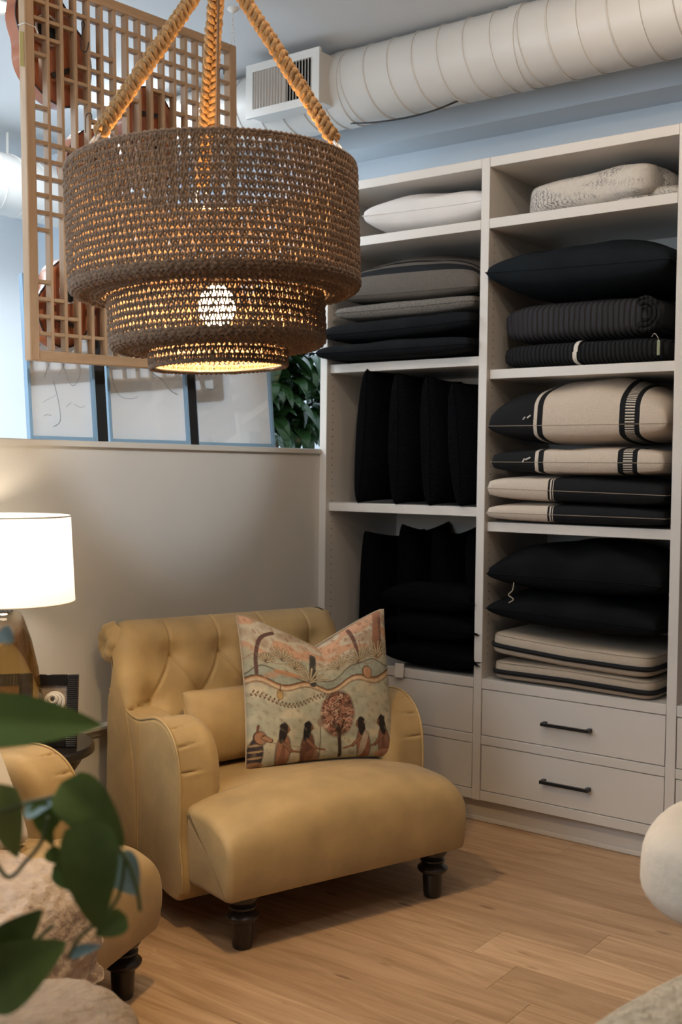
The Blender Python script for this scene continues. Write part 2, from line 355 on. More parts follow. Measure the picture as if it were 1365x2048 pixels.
struct(MB().box((-6, 2.75, 0), (.6, 2.9, CEIL)).obj('wall_far', mat('bright_white_wall_paint', (.80, .81, .82), .6, var=.03, vscale=1.5), smooth=False))
# half wall with cap, chair rail and baseboard
struct(MB().box((-6, 0.0, 0), (.6, .16, 1.518)).obj('wall_half', M_wall, smooth=False))
struct(bevbox('trim_2', (-6, -.012, 1.516), (-.001, .34, 1.5395), M_trim, bev=.003))                # sill cap
def rail(name, prof):
    V = []; F = []; n = len(prof)
    for xx in (-6, -.002):
        for (yy, zz) in prof: V.append((xx, yy, zz))
    for k in range(n): F.append((k, (k+1) % n, n+(k+1) % n, n+k))
    F.append(tuple(range(n-1, -1, -1))); F.append(tuple(range(n, 2*n)))
    return struct(obj(name, V, F, M_trim, sharp=30))
rail('trim_3', [(0, .475), (-.008, .478), (-.012, .488), (-.02, .497), (-.027, .504), (-.027, .513), (-.02, .518), (0, .52)])
rail('baseboard_left', [(0, 0), (-.018, 0), (-.018, .20), (-.014, .215), (-.008, .225), (0, .231)])
# recessed ceiling light in the far corner of the ceiling
o = MB().lathe([(.075, 0), (.085, -.004), (.085, -.008), (.07, -.008), (.062, -.002)], 32).obj('recessed_light', M_trim, loc=(-1.145, .80, CEIL)); tag(o, 'round white recessed downlight in the ceiling at upper left', 'light')
MB().lathe([(0.0, -.003), (.062, -.003)], 32).obj('lens', mat('lit_lens', (1, 1, 1), .5, emit=(1, .95, .88), estr=6), o)

# ------------------------------------------------------------------ shelving unit
YL = [0.0, -.0379, -.813, -.8508, -1.6244, -1.6627, -2.438, -2.476]
su = thing('shelving_unit', 'tall white built-in shelving unit with cubbies above drawers', 'shelving', (0, 0, 0))
D = .585; ZT = 2.7064
def board(name, lo, hi, bev=.0015, mat_=M_cab, parent=su): return bevbox(name, lo, hi, mat_, parent, bev=bev)
for a, c in ((0, 1), (2, 3), (4, 5), (6, 7)):
    board('upright', (0, YL[c], .0 if a in (0, 6) else .1), (D, YL[a], ZT))

board('back_panel', (D-.012, YL[7]+.002, .1), (D-.001, -.002, ZT-.003), 0)
bays = [(YL[1], YL[2]), (YL[3], YL[4]), (YL[5], YL[6])]
SH = [[(2.4234, 2.4625, 0), (1.879, 1.917, .022), (1.262, 1.301, .022)], [(2.4234, 2.4625, 0), (1.822, 1.860, .022), (1.204, 1.243, .022)], [(2.4234, 2.4625, 0), (1.6, 1.638, .022), (1.1, 1.138, .022)]]
for (ya, yb), sh in zip(bays, SH):
    for z0, z1, xr in sh: board('shelf', (xr+.0005, yb+.0008, z0), (D-.013, ya-.0008, z1))
    board('top_panel', (0.0005, yb+.0002, 2.668), (D-.013, ya-.0002, ZT))
    board('deck', (0.0005, yb+.0005, .5597+.002), (D-.013, ya-.0005, .602))
    board('rail', (0.0005, yb+.0005, .3311+.002), (.03, ya-.0005, .3718-.002))
    board('rail', (0.0005, yb+.0005, .102), (.03, ya-.0005, .144-.002))
    for z0, z1 in ((.3718, .5597), (.144, .3311)):
        d = board('drawer', (.002, yb+.0028, z0+.0008), (.022, ya-.0028, z1-.0008), .001)
        MB().box((.03, yb+.0005, z0-.001), (.034, ya-.0005, z1+.001)).obj('drawer_gap_shade', M_dark, d, smooth=False)  # black sheet in place of the shade in the gaps around the drawer
        ym = (ya+yb)/2+.0035; zc = (z0+z1)/2-.004
        h = MB()
        h.box((-.034, ym-.101, zc-.006), (-.023, ym+.101, zc+.006))
        for s in (-1, 1): h.box((-.024, ym+s*.094-.007, zc-.007), (.002, ym+s*.094+.007, zc+.007))
        h.obj('handle', M_black, d, smooth=False)
board('plinth', (.05, YL[7]+.03, .0), (.075, -.03, .102), .001)
board('shoe_strip', (.042, YL[7]+.03, .0), (.05, -.03, .02), .003)
pg = MB()
for (yp, zs) in ((-.0382, np.arange(.70, 2.4, .032)), (-.8511, np.arange(.70, 2.4, .032))):
    for z in zs:
        for xx in (.045,):
            pg.add([(xx+.0032*math.cos(a*math.pi/3), yp-.0004, z+.0032*math.sin(a*math.pi/3)) for a in range(6)], [(0, 1, 2, 3, 4, 5)])
o = pg.obj('shelf_pin_holes', M_dark, su, smooth=False, kind='stuff')

# ------------------------------------------------------------------ ducts
def spiral_duct(name, label, y0, y1, cx, cz, R, pitch, parent_kw=None):
    t = thing(name, label, 'duct', (cx, (y0+y1)/2, cz)); L = y1-y0; ym = (y0+y1)/2
    n = 48; V = []; F = []
    for yy in (-L/2, L/2):
        for k in range(n): a = 2*math.pi*k/n; V.append((R*math.cos(a), yy, R*math.sin(a)))
    for k in range(n): F.append((k, (k+1) % n, n+(k+1) % n, n+k))
    obj('pipe', V, F, M_duct, t)
    k = int(L/pitch)
    P = []
    for i in range(k*40+1):
        a = 2*math.pi*i/40; P.append(((R+.001)*math.cos(a), L/2-pitch*i/40, (R+.001)*math.sin(a)))
    mb = MB().tube(P, .0042, 5); mb.obj('spiral_seam', M_duct, t)
    return t
dt = spiral_duct('air_duct', 'white spiral air duct running under the ceiling above the shelving', -4.2, 1.5, .085, 3.142, .1605, .122)
for yy in (-.10, -.955):
    mb = MB(); n = 48
    P = [(.162*math.cos(2*math.pi*k/n), yy+1.35, .162*math.sin(2*math.pi*k/n)) for k in range(n)]
    V = []; F = []
    for off, rr in ((-.03, .1605), (-.03, .1645), (.03, .1645), (.03, .1605)):
        for k in range(n): a = 2*math.pi*k/n; V.append((rr*math.cos(a), yy+1.35+off, rr*math.sin(a)))
    for i in range(3):
        for k in range(n): F.append((i*n+k, i*n+(k+1) % n, (i+1)*n+(k+1) % n, (i+1)*n+k))
    obj('joint_collar', V, F, M_duct, dt)
# vent box with grille on the side of the duct
vb = thing('vent_grille', 'white rectangular vent box with slatted grille on the duct', 'vent', (-.15, .114, 3.008))
bevbox('box', (.012, -.200, .025), (.2, .200, .24), M_duct, vb, bev=.002)
fr = MB(); W2, H2 = .209, .118; cz = .1325
for lo, hi in (((-.004, -W2, cz+.083), (.012, W2, cz+H2)), ((-.004, -W2, cz-H2), (.012, W2, cz-.083)), ((-.004, -W2, cz-.083), (.012, -W2+.04, cz+.083)), ((-.004, W2-.04, cz-.083), (.012, W2, cz+.083))):
    fr.box(lo, hi)
fr.obj('grille_frame', M_duct, vb, smooth=False)
MB().box((.0115, -W2+.04, cz-.083), (.0135, W2-.04, cz+.083)).obj('grille_shade_sheet', M_dark, vb, smooth=False)  # black sheet painted in for the shade behind the grille slats
for k in range(20):
    yy = W2-.05-k*.0168
    rot = Matrix.Rotation(rad(-28 if k < 11 else 38), 3, 'Z')
    MB().box((-.004, yy-.0016, cz-.083), (.0105, yy+.0016, cz+.083), rot).obj('slat', M_duct, vb, smooth=False)
# loose cable under the duct
P = spline([(.06, -.10, 2.985), (.03, -.25, 2.955), (.03, -.42, 2.945), (.04, -.56, 2.955), (.07, -.66, 2.985)], 8)
tag(MB().tube(P, .004, 6).obj('cable', M_black), 'thin black cable sagging below the white air duct', 'cable')
spd = spiral_duct('air_duct', 'white spiral air duct in the far room behind the wooden screen', -1.6, 1.6, 0, 0, .165, .14)
spd.location = (-1.05, 2.15, 3.0); spd.rotation_euler = (0, 0, rad(90))
hs = MB().box((-.012, -.17, .155), (.012, .17, .162)); hs.box((-.006, -.003, .16), (.006, .003, .29)); hs.obj('hanger_strap', M_trim, spd, loc=(0, -.97, 0))

# ------------------------------------------------------------------ hanging lattice screen
W, H = .996, 1.317
ls = thing('lattice_screen', 'pale pine fretwork lattice screen hung from the ceiling above the half wall', 'screen', (-1.539, .060, 1.811))
ls.rotation_euler = (0, rad(-1.3), rad(-3.6))
DP = .034
def stick(name, lo, hi, m, bev=.0012): return bevbox(name, lo, hi, m, ls, bev=bev)
stick('stile', (0, 0, 0), (.038, DP+.004, H), M_pine, .003); stick('stile', (W-.038, 0, 0), (W, DP+.004, H), M_pine, .003)
stick('frame_rail', (.0382, 0.0005, 0), (W-.0382, DP+.003, .036), M_pineh, .003); stick('frame_rail', (.0382, 0.0005, H-.036), (W-.0382, DP+.003, H), M_pineh, .003)
NC, NR = 16, 21
cw = (W-.076)/NC; rh = (H-.072)/NR
SW = .0125
for k in range(1, NC):
    xc = .038+k*cw
    stick('slat', (xc-SW/2, .004, .0365), (xc+SW/2, DP, H-.0365), M_pine)
cen = [(0, 0, 4.6), (0, 10.5, 4.6), (0, 21, 4.6), (4.9, 5.2, 2.9), (4.9, 15.8, 2.9), (9.8, 0, 5.2), (9.8, 10.5, 3.6), (9.8, 21, 5.2), (15, 5.2, 4.2), (15, 15.8, 4.2), (5, 21, 2.2), (5, 0, 2.2), (15, 21, 5.5), (15, 0, 4.5)]
hcache = {}
for j in range(1, NR):
    zc = .036+j*rh
    pres = [any(abs(k+.5-cx)+abs(j-cy) <= th for cx, cy, th in cen) or j in (1, NR-1) for k in range(NC)]
    k = 0
    while k < NC:
        if pres[k]:
            a = k
            while k < NC and pres[k]: k += 1
            # run from a to k, built between the slats
            for q in range(a, k):
                x0 = .038+q*cw+(SW/2 if q else 0); x1 = .038+(q+1)*cw-(SW/2 if q < NC-1 else 0)
                key = round(x1-x0, 3)
                if key not in hcache:
                    o = bevbox('crosspiece', (0, .006, -SW/2), (x1-x0, DP-.003, SW/2), M_pineh, ls, bev=.001); hcache[key] = o.data
                else:
                    o = bpy.data.objects.new('crosspiece', hcache[key]); C.objects.link(o); o.parent = ls
                o.location = (x0, 0, zc)
        else: k += 1
MB().tube([(.0, -.001, 1.13), (.0, -.001, 1.132)], .001, 4).obj('nail', M_black, ls)
lp = MB(); n = 24
pts = [(-.001, -.001, 1.128), (.039, -.001, 1.126), (.0395, DP+.005, 1.128), (-.001, DP+.005, 1.13)]
lp.tube(pts+[pts[0]], .0014, 5).tube([(.039, -.001, 1.126), (.046, -.004, 1.115), (.05, -.004, 1.105)], .0012, 5)
lp.obj('twine', M_trim, ls)
bevbox('paper_label', (-.016, .008, .985), (-.0005, .010, 1.10), mat('yellow_green_paper', (.45, .42, .20), .8), ls, bev=0)
# cord that holds the screen
cx_, cy_ = -.565, .03
cd_ = MB()
tw = [(.0025*math.cos(t*1.7), .0025*math.sin(t*1.7)) for t in range(40)]
cd_.tube([(cx_-.012*(1-i/39)+tw[i][0], cy_+tw[i][1], 3.125+(CEIL-3.125)*i/39) for i in range(40)], .0016, 5)
cd_.tube([(cx_+.012*(1-i/39)-tw[i][0], cy_-tw[i][1], 3.125+(CEIL-3.125)*i/39) for i in range(40)], .0016, 5)
cd_.lathe([(.004, -.02), (.006, -.016), (.022, -.006), (.024, 0)], 16, (cx_, cy_, CEIL))
tag(cd_.obj('hanging_cord', M_trim), 'thin white hanging cord with ceiling hook holding the lattice screen', 'cord')

# ------------------------------------------------------------------ wooden instruments behind the screen
def guitar_outline(s, n=64):
    out = []
    for i in range(n):
        t = 2*math.pi*i/n
        y = math.sin(t); r = .165 if y < 0 else .165-.035*y
        wst = 1-.16*math.exp(-((y-.22)/.28)**2)
        out.append((r*math.cos(t)*wst*s, .215*y*s))
    return out
def instrument(label, loc, tilt, s, neck, dark=False, yaw=0):
    t = thing('guitar', label, 'guitar', loc); t.rotation_euler = Euler((0, rad(tilt), rad(yaw)))
    o2 = guitar_outline(s); V = []; F = []; n = len(o2)
    rings = [(0, .93, .0), (0.0, 1.0, .006), (0, 1.0, .06), (0, .95, .068)]
    for (_, k, d) in rings:
        for (a, c) in o2: V.append((a*k, d, c*k))
    for i in range(3):
        for k in range(n): F.append((i*n+k, (i+1)*n+k, (i+1)*n+(k+1) % n, i*n+(k+1) % n))
    F.append(tuple(range(n))); F.append(tuple(3*n+k for k in range(n-1, -1, -1)))
    obj('body', V, F, M_guitar_d if dark else M_guitar, t, sharp=35)
    hr = MB(); hr.add([(.045*s*math.cos(2*math.pi*k/24), -.0006, .05*s+.045*s*math.sin(2*math.pi*k/24)) for k in range(24)], [tuple(range(24))]); hr.obj('sound_hole', M_dark, t)
    rs = MB(); rs.tube([(.052*s*math.cos(2*math.pi*k/32), -.001, .05*s+.052*s*math.sin(2*math.pi*k/32)) for k in range(32)], .004*s, 5, closed=True); rs.obj('rosette', M_bone, t)
    bevbox('bridge', (-.06*s, -.008, -.105*s), (.06*s, 0, -.085*s), M_rosew, t, bev=.002)
    bd = MB().tube([(a*1.0, .003, c*1.0) for a, c in o2], .003, 5, closed=True); bd.obj('binding', M_rosew, t)
    if neck:
        bevbox('neck', (-.024*s, -.006, .19*s), (.024*s, .018, .52*s), M_rosew, t, bev=.004)
        bevbox('headstock', (-.035*s, -.004, .52*s), (.035*s, .012, .66*s), M_guitar_d, t, bev=.004)
    return t
instrument('large red-brown guitar body at the top left behind the screen post', (-1.405, .112, 2.925), -28, .98, False)
instrument('red-brown guitar body just above the left rim of the woven pendant', (-1.215, .098, 2.49), 178, .86, True)
instrument('red-orange guitar body behind the screen beside the left pendant rope', (-.955, .085, 2.71), 172, .86, True)
instrument('dark brown guitar body behind the lower left corner of the screen', (-1.345, .108, 2.035), 12, .76, False)
def hook(label, loc, s=1, flip=1):
    P = [(0, .0, -.05*s), (0, -.0, .0), (.004*flip, -.004, .016*s), (.012*flip, -.008, .02*s), (.02*flip, -.008, .014*s), (.022*flip, -.006, 0)]
    tag(MB().tube(spline(P, 5), .0022, 6).obj('hook', M_black, loc=loc), label, 'hook', 'black hooks on the screen')
def shook(label, loc):
    P = [(.012, -.004, .03), (.016, -.006, .045), (.010, -.008, .055), (.002, -.008, .05), (.004, -.008, .02), (.0, -.008, -.03), (.004, -.009, -.045), (.016, -.01, -.048), (.026, -.011, -.035), (.03, -.012, -.01)]
    tag(MB().tube(spline(P, 5), .0022, 6).obj('hook', M_black, loc=loc), label, 'hook', 'black hooks on the screen')
shook('black wire double hook on the upper left of the screen', (-1.345, .042, 2.955))
hook('small black hook on the screen above the left pendant rim', (-1.315, .045, 2.682))
hook('small black hook near the upper right corner of the screen', (-.678, .000, 3.015))

# ------------------------------------------------------------------ framed pictures leaning on the sill
def picture(label, x0, x1, y, h, lean, seed, strip=.05):
    wd = x1-x0; t = thing('framed_picture', label, 'picture', (x0, y, 1.5405)); t.rotation_euler = Euler((rad(-lean), 0, rad(-13)))
    fw = .012; mb = MB()
    for nm, lo, hi in (('frame_side', (0, 0, 0), (fw, .03, h)), ('frame_side', (wd-fw, 0, 0), (wd, .03, h)), ('frame_side', (fw, 0, 0), (wd-fw, .03, fw*1.3)), ('frame_side', (fw, 0, h-fw), (wd-fw, .03, h))):
        bevbox(nm, lo, hi, M_frame_sky, t, bev=.001)
    bevbox('mat_board', (fw, .016, fw), (wd-fw, .02, h-fw), M_mat_white, t, bev=0)
    rg = random.Random(seed); lines = MB()
    ink = mat('grey_ink', (.36, .40, .45), .8)
    def stroke(p, wdt): lines.tube(spline([(fw+.02+(wd-.07)*a, .0158, h*.02+(h*.96)*b_) for a, b_ in p], 6), wdt*.7, 4)
    if seed == 1:
        stroke([(.38, .36), (.43, .29), (.47, .21), (.485, .14), (.47, .105), (.42, .085), (.33, .07)], .0024); stroke([(.16, .135), (.22, .145), (.30, .14)], .0016); stroke([(.14, .22), (.3, .25), (.42, .27)], .0009)
        stroke([(.62, .20), (.72, .23)], .0014); stroke([(.78, .22), (.9, .20), (1.0, .21)], .0012); stroke([(.58, .48), (.70, .36), (.8, .34), (.92, .40), (.95, .5)], .0013)
        stroke([(.2, .38), (.36, .50)], .0016); stroke([(.5, .40), (.6, .46), (.68, .5)], .0012); stroke([(.1, .55), (.4, .7), (.7, .62), (.9, .8)], .0016)
    elif seed == 2:
        stroke([(.50, .56), (.62, .47), (.76, .43), (.88, .36), (1.0, .33)], .0030); stroke([(.0, .42), (.05, .33), (.14, .29), (.28, .285), (.36, .30)], .0015); stroke([(.02, .62), (.2, .72), (.5, .70), (.85, .80), (1.0, .76)], .0020); stroke([(.1, .85), (.4, .9), (.7, .84)], .0014)
    else:
        stroke([(.0, .5), (.08, .42), (.2, .40), (.3, .44)], .0016); stroke([(.2, .62), (.5, .72), (.9, .62)], .0018)
    lines.obj('ink_drawing', ink, t)
    bevbox('glass', (fw, .0115, fw), (wd-fw, .0130, h-fw), M_glassy, t, bev=0)
    if strip: bevbox('gap_shade_board', (wd*.5, .034, .0), (wd+strip, .042, h*.985), M_black, t, bev=0)  # black board added as the shaded gap beside the frame
    return t
picture('framed ink drawing leaning on the sill under the lattice screen post', -1.470, -1.205, .150, .60, 7, 1, .060)
picture('framed drawing in the middle of the sill between two other pictures', -1.100, -.740, .150, .60, 7, 2, .060)
picture('framed drawing on the sill half hidden behind the leafy plant', -.625, -.22, .155, .60, 7, 3, 0)

# ------------------------------------------------------------------ leaves
def leaf_mesh(L, Wd, droop, fold, n=10, heart=False, tip=1.6):
    V = []; F = []; m = 4
    for i in range(n+1):
        t = i/n
        wv = (math.sin(math.pi*min(1, t**.75))**.8)*(1-.0*t) if not heart else (max(0, math.sin(math.pi*t**.55)))**.75
        wv *= Wd/2
        a = droop*t; px = L*(math.sin(a)/droop if abs(droop) > 1e-3 else t); pz = -L*((1-math.cos(a))/droop if abs(droop) > 1e-3 else 0)
        for j in range(-m, m+1):
            s = j/m; V.append((px, s*wv, pz+fold*wv*abs(s)-.15*fold*wv))
    k = 2*m+1
    for i in range(n):
        for j in range(k-1): F.append((i*k+j, (i+1)*k+j, (i+1)*k+j+1, i*k+j+1))
    return V, F
LEAFD = []
for (L, Wd, dr, fo) in ((.21, .085, 1.5, .25), (.18, .078, 1.9, .3), (.16, .07, 1.3, .2), (.23, .085, 2.1, .25)):
    V, F = leaf_mesh(L, Wd, dr, fo); LEAFD.append((V, F))
pl = thing('dracaena_plant', 'dark green leafy dracaena standing behind the half wall by the shelving', 'plant', (.10, .42, 0))
mb = MB(); mb.lathe([(.0, 0), (.15, 0), (.19, .38), (.2, .4), (.185, .4), (.17, .36), (0, .36)], 28); mb.obj('pot', M_mat_white, pl)
stems = [((0, 0, .36), (-.02, .0, 1.0), (-.03, -.02, 1.62)), ((.02, .02, .36), (.06, .02, 1.1), (.10, -.02, 1.85)), ((0, .02, .36), (.1, .05, 1.0), (.2, .0, 1.62)), ((-.02, 0, .36), (-.1, 0, 1.1), (-.16, -.04, 1.78))]
for s in stems:
    MB().tube(spline(s, 10), [.018-.006*i/20 for i in range(21)], 8).obj('cane', M_bark, pl)
rg = random.Random(11); protos = []
crowns = [((-.20, -.06, 1.80), 16), ((-.06, -.06, 1.66), 18), ((.10, -.05, 1.86), 22), ((.2, -.02, 1.66), 20), ((.02, -.08, 2.02), 22), ((.22, -.04, 1.95), 22), ((-.08, -.08, 1.88), 18), ((.12, -.1, 1.70), 20), ((.28, -.08, 1.78), 18), ((.0, -.1, 1.78), 14)]
for (c, n) in crowns:
    for i in range(n):
        v = rg.randrange(4); key = v
        if len(protos) <= v or not any(p[0] == v for p in protos):
            o = obj('leaf', *LEAFD[v], M_leafd, pl); protos.append((v, o.data))
        else:
            d = [p[1] for p in protos if p[0] == v][0]; o = bpy.data.objects.new('leaf', d); C.objects.link(o); o.parent = pl
        az = i*2.4+rg.uniform(-.4, .4); el = rg.uniform(-.2, .9)
        o.location = (c[0]+rg.uniform(-.02, .02), c[1]+rg.uniform(-.02, .02), c[2]+rg.uniform(-.06, .06))
        o.rotation_euler = Euler((rg.uniform(-.3, .3), -el, az)); sc_ = rg.uniform(.85, 1.2); o.scale = (sc_, sc_, sc_)

# ------------------------------------------------------------------ woven pendant lamp
AX = Vector((-1.950, -1.172, 2.172)); TILT = Matrix.Rotation(rad(2.4), 4, -fwd)
pd = thing('pendant_lamp', 'large three-tiered woven jute pendant lamp hung on braided ropes', 'pendant lamp', AX)
pd.rotation_euler = TILT.to_euler()
rg = np.random.default_rng(5)
cwid, chei = .0126, .0172
# one stitch: two bowed strands that meet at the foot
def stitch_proto():
    V = []; F = []
    for s in (-1, 1):
        ts = [0, .2, .42, .7, 1.04]; P = []
        for t in ts:
            P.append((s*.25*min(1, t/.42)*1.0, .10*math.sin(math.pi*t)+.06*s*math.cos(3*t), t))
        P = np.array(P)*np.array([cwid, cwid*2.2, chei])
        v, f = tube(P, [.0019, .0021, .0027, .0034, .0031], 6)
        b = len(V); V += v; F += [tuple(i+b for i in q) for q in f]
    return np.array(V), F
SV, SF = stitch_proto(); SFn = [np.array(f) for f in SF]
def drum(name, R, ztop, rows, parent):
    n = int(2*math.pi*R/cwid); V = []; F = []; base = 0; nv = len(SV)
    for i in range(rows):
        z0 = ztop-(i+1)*chei
        for k in range(n):
            a = 2*math.pi*(k+.23*i+rg.uniform(-.10, .10))/n
            P = SV.copy(); sc_ = rg.uniform(.9, 1.12)
            tx = P[:, 0]*sc_; rr = R+P[:, 1]*sc_+rg.uniform(-.0012, .0012); th = a+tx/R
            V.append(np.stack([rr*np.cos(th), rr*np.sin(th), z0+P[:, 2]+rg.uniform(-.001, .001)], 1))
            F += [tuple(f+base) for f in SFn]; base += nv
    V = np.concatenate(V)
    o = obj(name, V, F, M_jute, parent, sharp=0); o['kind'] = 'stuff'
    # chain cord along every course
    cc = MB(); m = n*2
    for i in range(rows):
        zz = ztop-i*chei-.22*chei
        P = [((R+.002+.0012*(-1)**k)*math.cos(2*math.pi*k/m), (R+.002+.0012*(-1)**k)*math.sin(2*math.pi*k/m), zz+.0012*math.sin(k*1.9)) for k in range(m)]
        cc.tube(P, .0026, 5, closed=True)
    cc.obj('course_cord', M_jute, o, sharp=0)
    return o
def ledge(name, Ra, Rb, z, parent):
    """dense concentric courses closing the underside of a tier, rolled at the outer edge"""
    mb = MB(); n = int((Ra-Rb)/.0105); prof = []
    for k in range(4):
        a = k/4*math.pi/2; prof.append((Ra-.02*(1-math.cos(a))-.0, z-.018*math.sin(a)))
    for k in range(n): prof.append((Ra-.02-(Ra-.02-Rb)*k/(n-1), z-.019+.004*math.sin(k)))
    for (R, zz) in prof:
        m = int(2*math.pi*R/cwid*2.0); m += m % 2
        P = [((R+.0012*math.sin(k*2.1))*math.cos(2*math.pi*k/m), (R+.0012*math.sin(k*2.1))*math.sin(2*math.pi*k/m), zz+.0022*(-1)**k) for k in range(m)]
        mb.tube(P, [.0062+.0012*math.sin(k*math.pi*.5) for k in range(m)], 6, closed=True)
    o = mb.obj(name, M_jute, parent, sharp=0); return o
R1, R2, R3 = .352, .262, .167
z1 = 0.0; z2 = -16*chei-.012; 
drum('upper_tier', R1, 0.0, 16, pd); ledge('upper_underside', R1, R2, -16*chei, pd)
zm = -16*chei-.012
drum('middle_tier', R2, zm, 7, pd); ledge('middle_underside', R2, R3, zm-7*chei, pd)
zl = zm-7*chei-.012
drum('lower_tier', R3, zl, 3, pd)
mb = MB(); mm = int(2*math.pi*R3/cwid*2)
mb.tube([((R3)*math.cos(2*math.pi*k/mm), R3*math.sin(2*math.pi*k/mm), zl-3*chei+.0015*(-1)**k) for k in range(mm)], .006, 6, closed=True); mb.obj('bottom_hem', M_jute, pd, sharp=0)
mb = MB(); mm = int(2*math.pi*R1/cwid*2)
mb.tube([((R1)*math.cos(2*math.pi*k/mm), R1*math.sin(2*math.pi*k/mm), .003+.0015*(-1)**k) for k in range(mm)], .005, 6, closed=True); mb.obj('top_hem', M_jute, pd, sharp=0)
fm = MB()
for R, zz in ((R1-.009, -.004), (R1-.009, -16*chei), (R2-.009, zm-7*chei), (R3-.009, zl-3*chei)):
    fm.tube([(R*math.cos(2*math.pi*k/60), R*math.sin(2*math.pi*k/60), zz) for k in range(60)], .003, 6, closed=True)
fm.obj('wire_frame', M_leg, pd)
Ti = TILT.inverted()
apex = Ti @ (Vector((-1.925, -1.165, 2.70))-AX)
def braid(A, B, mt, name, parent, thick=.0118, amp=.0098, turns=10):
    A = np.array(A); B = np.array(B); d = B-A; L = np.linalg.norm(d); d /= L
    s = np.cross(d, [0, 0, 1.0]); s = s/np.linalg.norm(s) if np.linalg.norm(s) > 1e-3 else np.array([1.0, 0, 0]); q = np.cross(d, s)
    mb = MB(); n = turns*24
    for k in range(3):
        ph = k*2*math.pi/3
        for off in (-.35, .35):                      # every strand is a pair of yarns
            t = np.linspace(0, 1, n); w_ = t*turns*2*math.pi*L/.55+ph
            jit = rg.normal(0, .0006, (n, 3))
            P = A+np.outer(t*L, d)+np.outer(1.5*amp*np.sin(w_+off*.5), s)+np.outer(.8*amp*np.sin(2*w_+off*.6), q)+jit+off*.007*q
            mb.tube(P, thick*.62*(1+.12*np.sin(np.arange(n)*.9+k)), 6)
    return mb.obj(name, mt, parent, sharp=0)
for ang, nm in ((-18, 'r'), (102, 'b'), (222, 'l')):
    # angle is measured from the viewer's right, counter-clockwise seen from above
    bx = math.atan2(rgt.y, rgt.x)+rad(ang)
    rim = Vector(((R1-.008)*math.cos(bx), (R1-.008)*math.sin(bx), .0))
    foot = rim+(apex-rim).normalized()*.055
    braid(foot, apex, M_rope, 'braided_rope', pd)
    dr = (apex-rim).normalized(); sd = dr.cross(Vector((0, 0, 1))).normalized(); ring = []
    for k in range(20):
        a = 2*math.pi*k/20; ring.append(tuple(rim+dr*(.026+.034*math.sin(a))+sd*.013*math.cos(a)))
    MB().tube(ring, .0035, 6, closed=True).obj('shackle', M_steel, pd)
mb = MB(); mb.lathe([(0, -.03), (.02, -.028), (.03, -.01), (.03, .02), (.02, .035), (0, .04)], 16, tuple(apex)); mb.obj('knot', M_rope, pd)
topw = Ti @ (Vector((-1.925, -1.165, CEIL-.01))-AX)
braid(apex, topw, M_rope, 'hanging_rope', pd, turns=10)
mb = MB(); mb.lathe([(0, -.03), (.06, -.03), (.065, -.02), (.065, .0), (0, .0)], 24, tuple(topw)); mb.obj('ceiling_canopy', M_black, pd)
zb = zm-.028
MB().tube([tuple(apex), (0.0, 0, zb+.13), (0, 0, zb+.09)], .0035, 6).obj('electric_cord', M_tan, pd)
mb = MB(); mb.lathe([(0, zb+.10), (.02, zb+.098), (.022, zb+.05), (.018, zb+.035), (0, zb+.033)], 16); mb.obj('socket', M_black, pd)
mb = MB(); mb.lathe([(0, zb-.062), (.024, zb-.057), (.042, zb-.035), (.047, zb-.008), (.038, zb+.02), (.018, zb+.04), (0, zb+.042)], 24); mb.obj('bulb', M_bulb, pd)

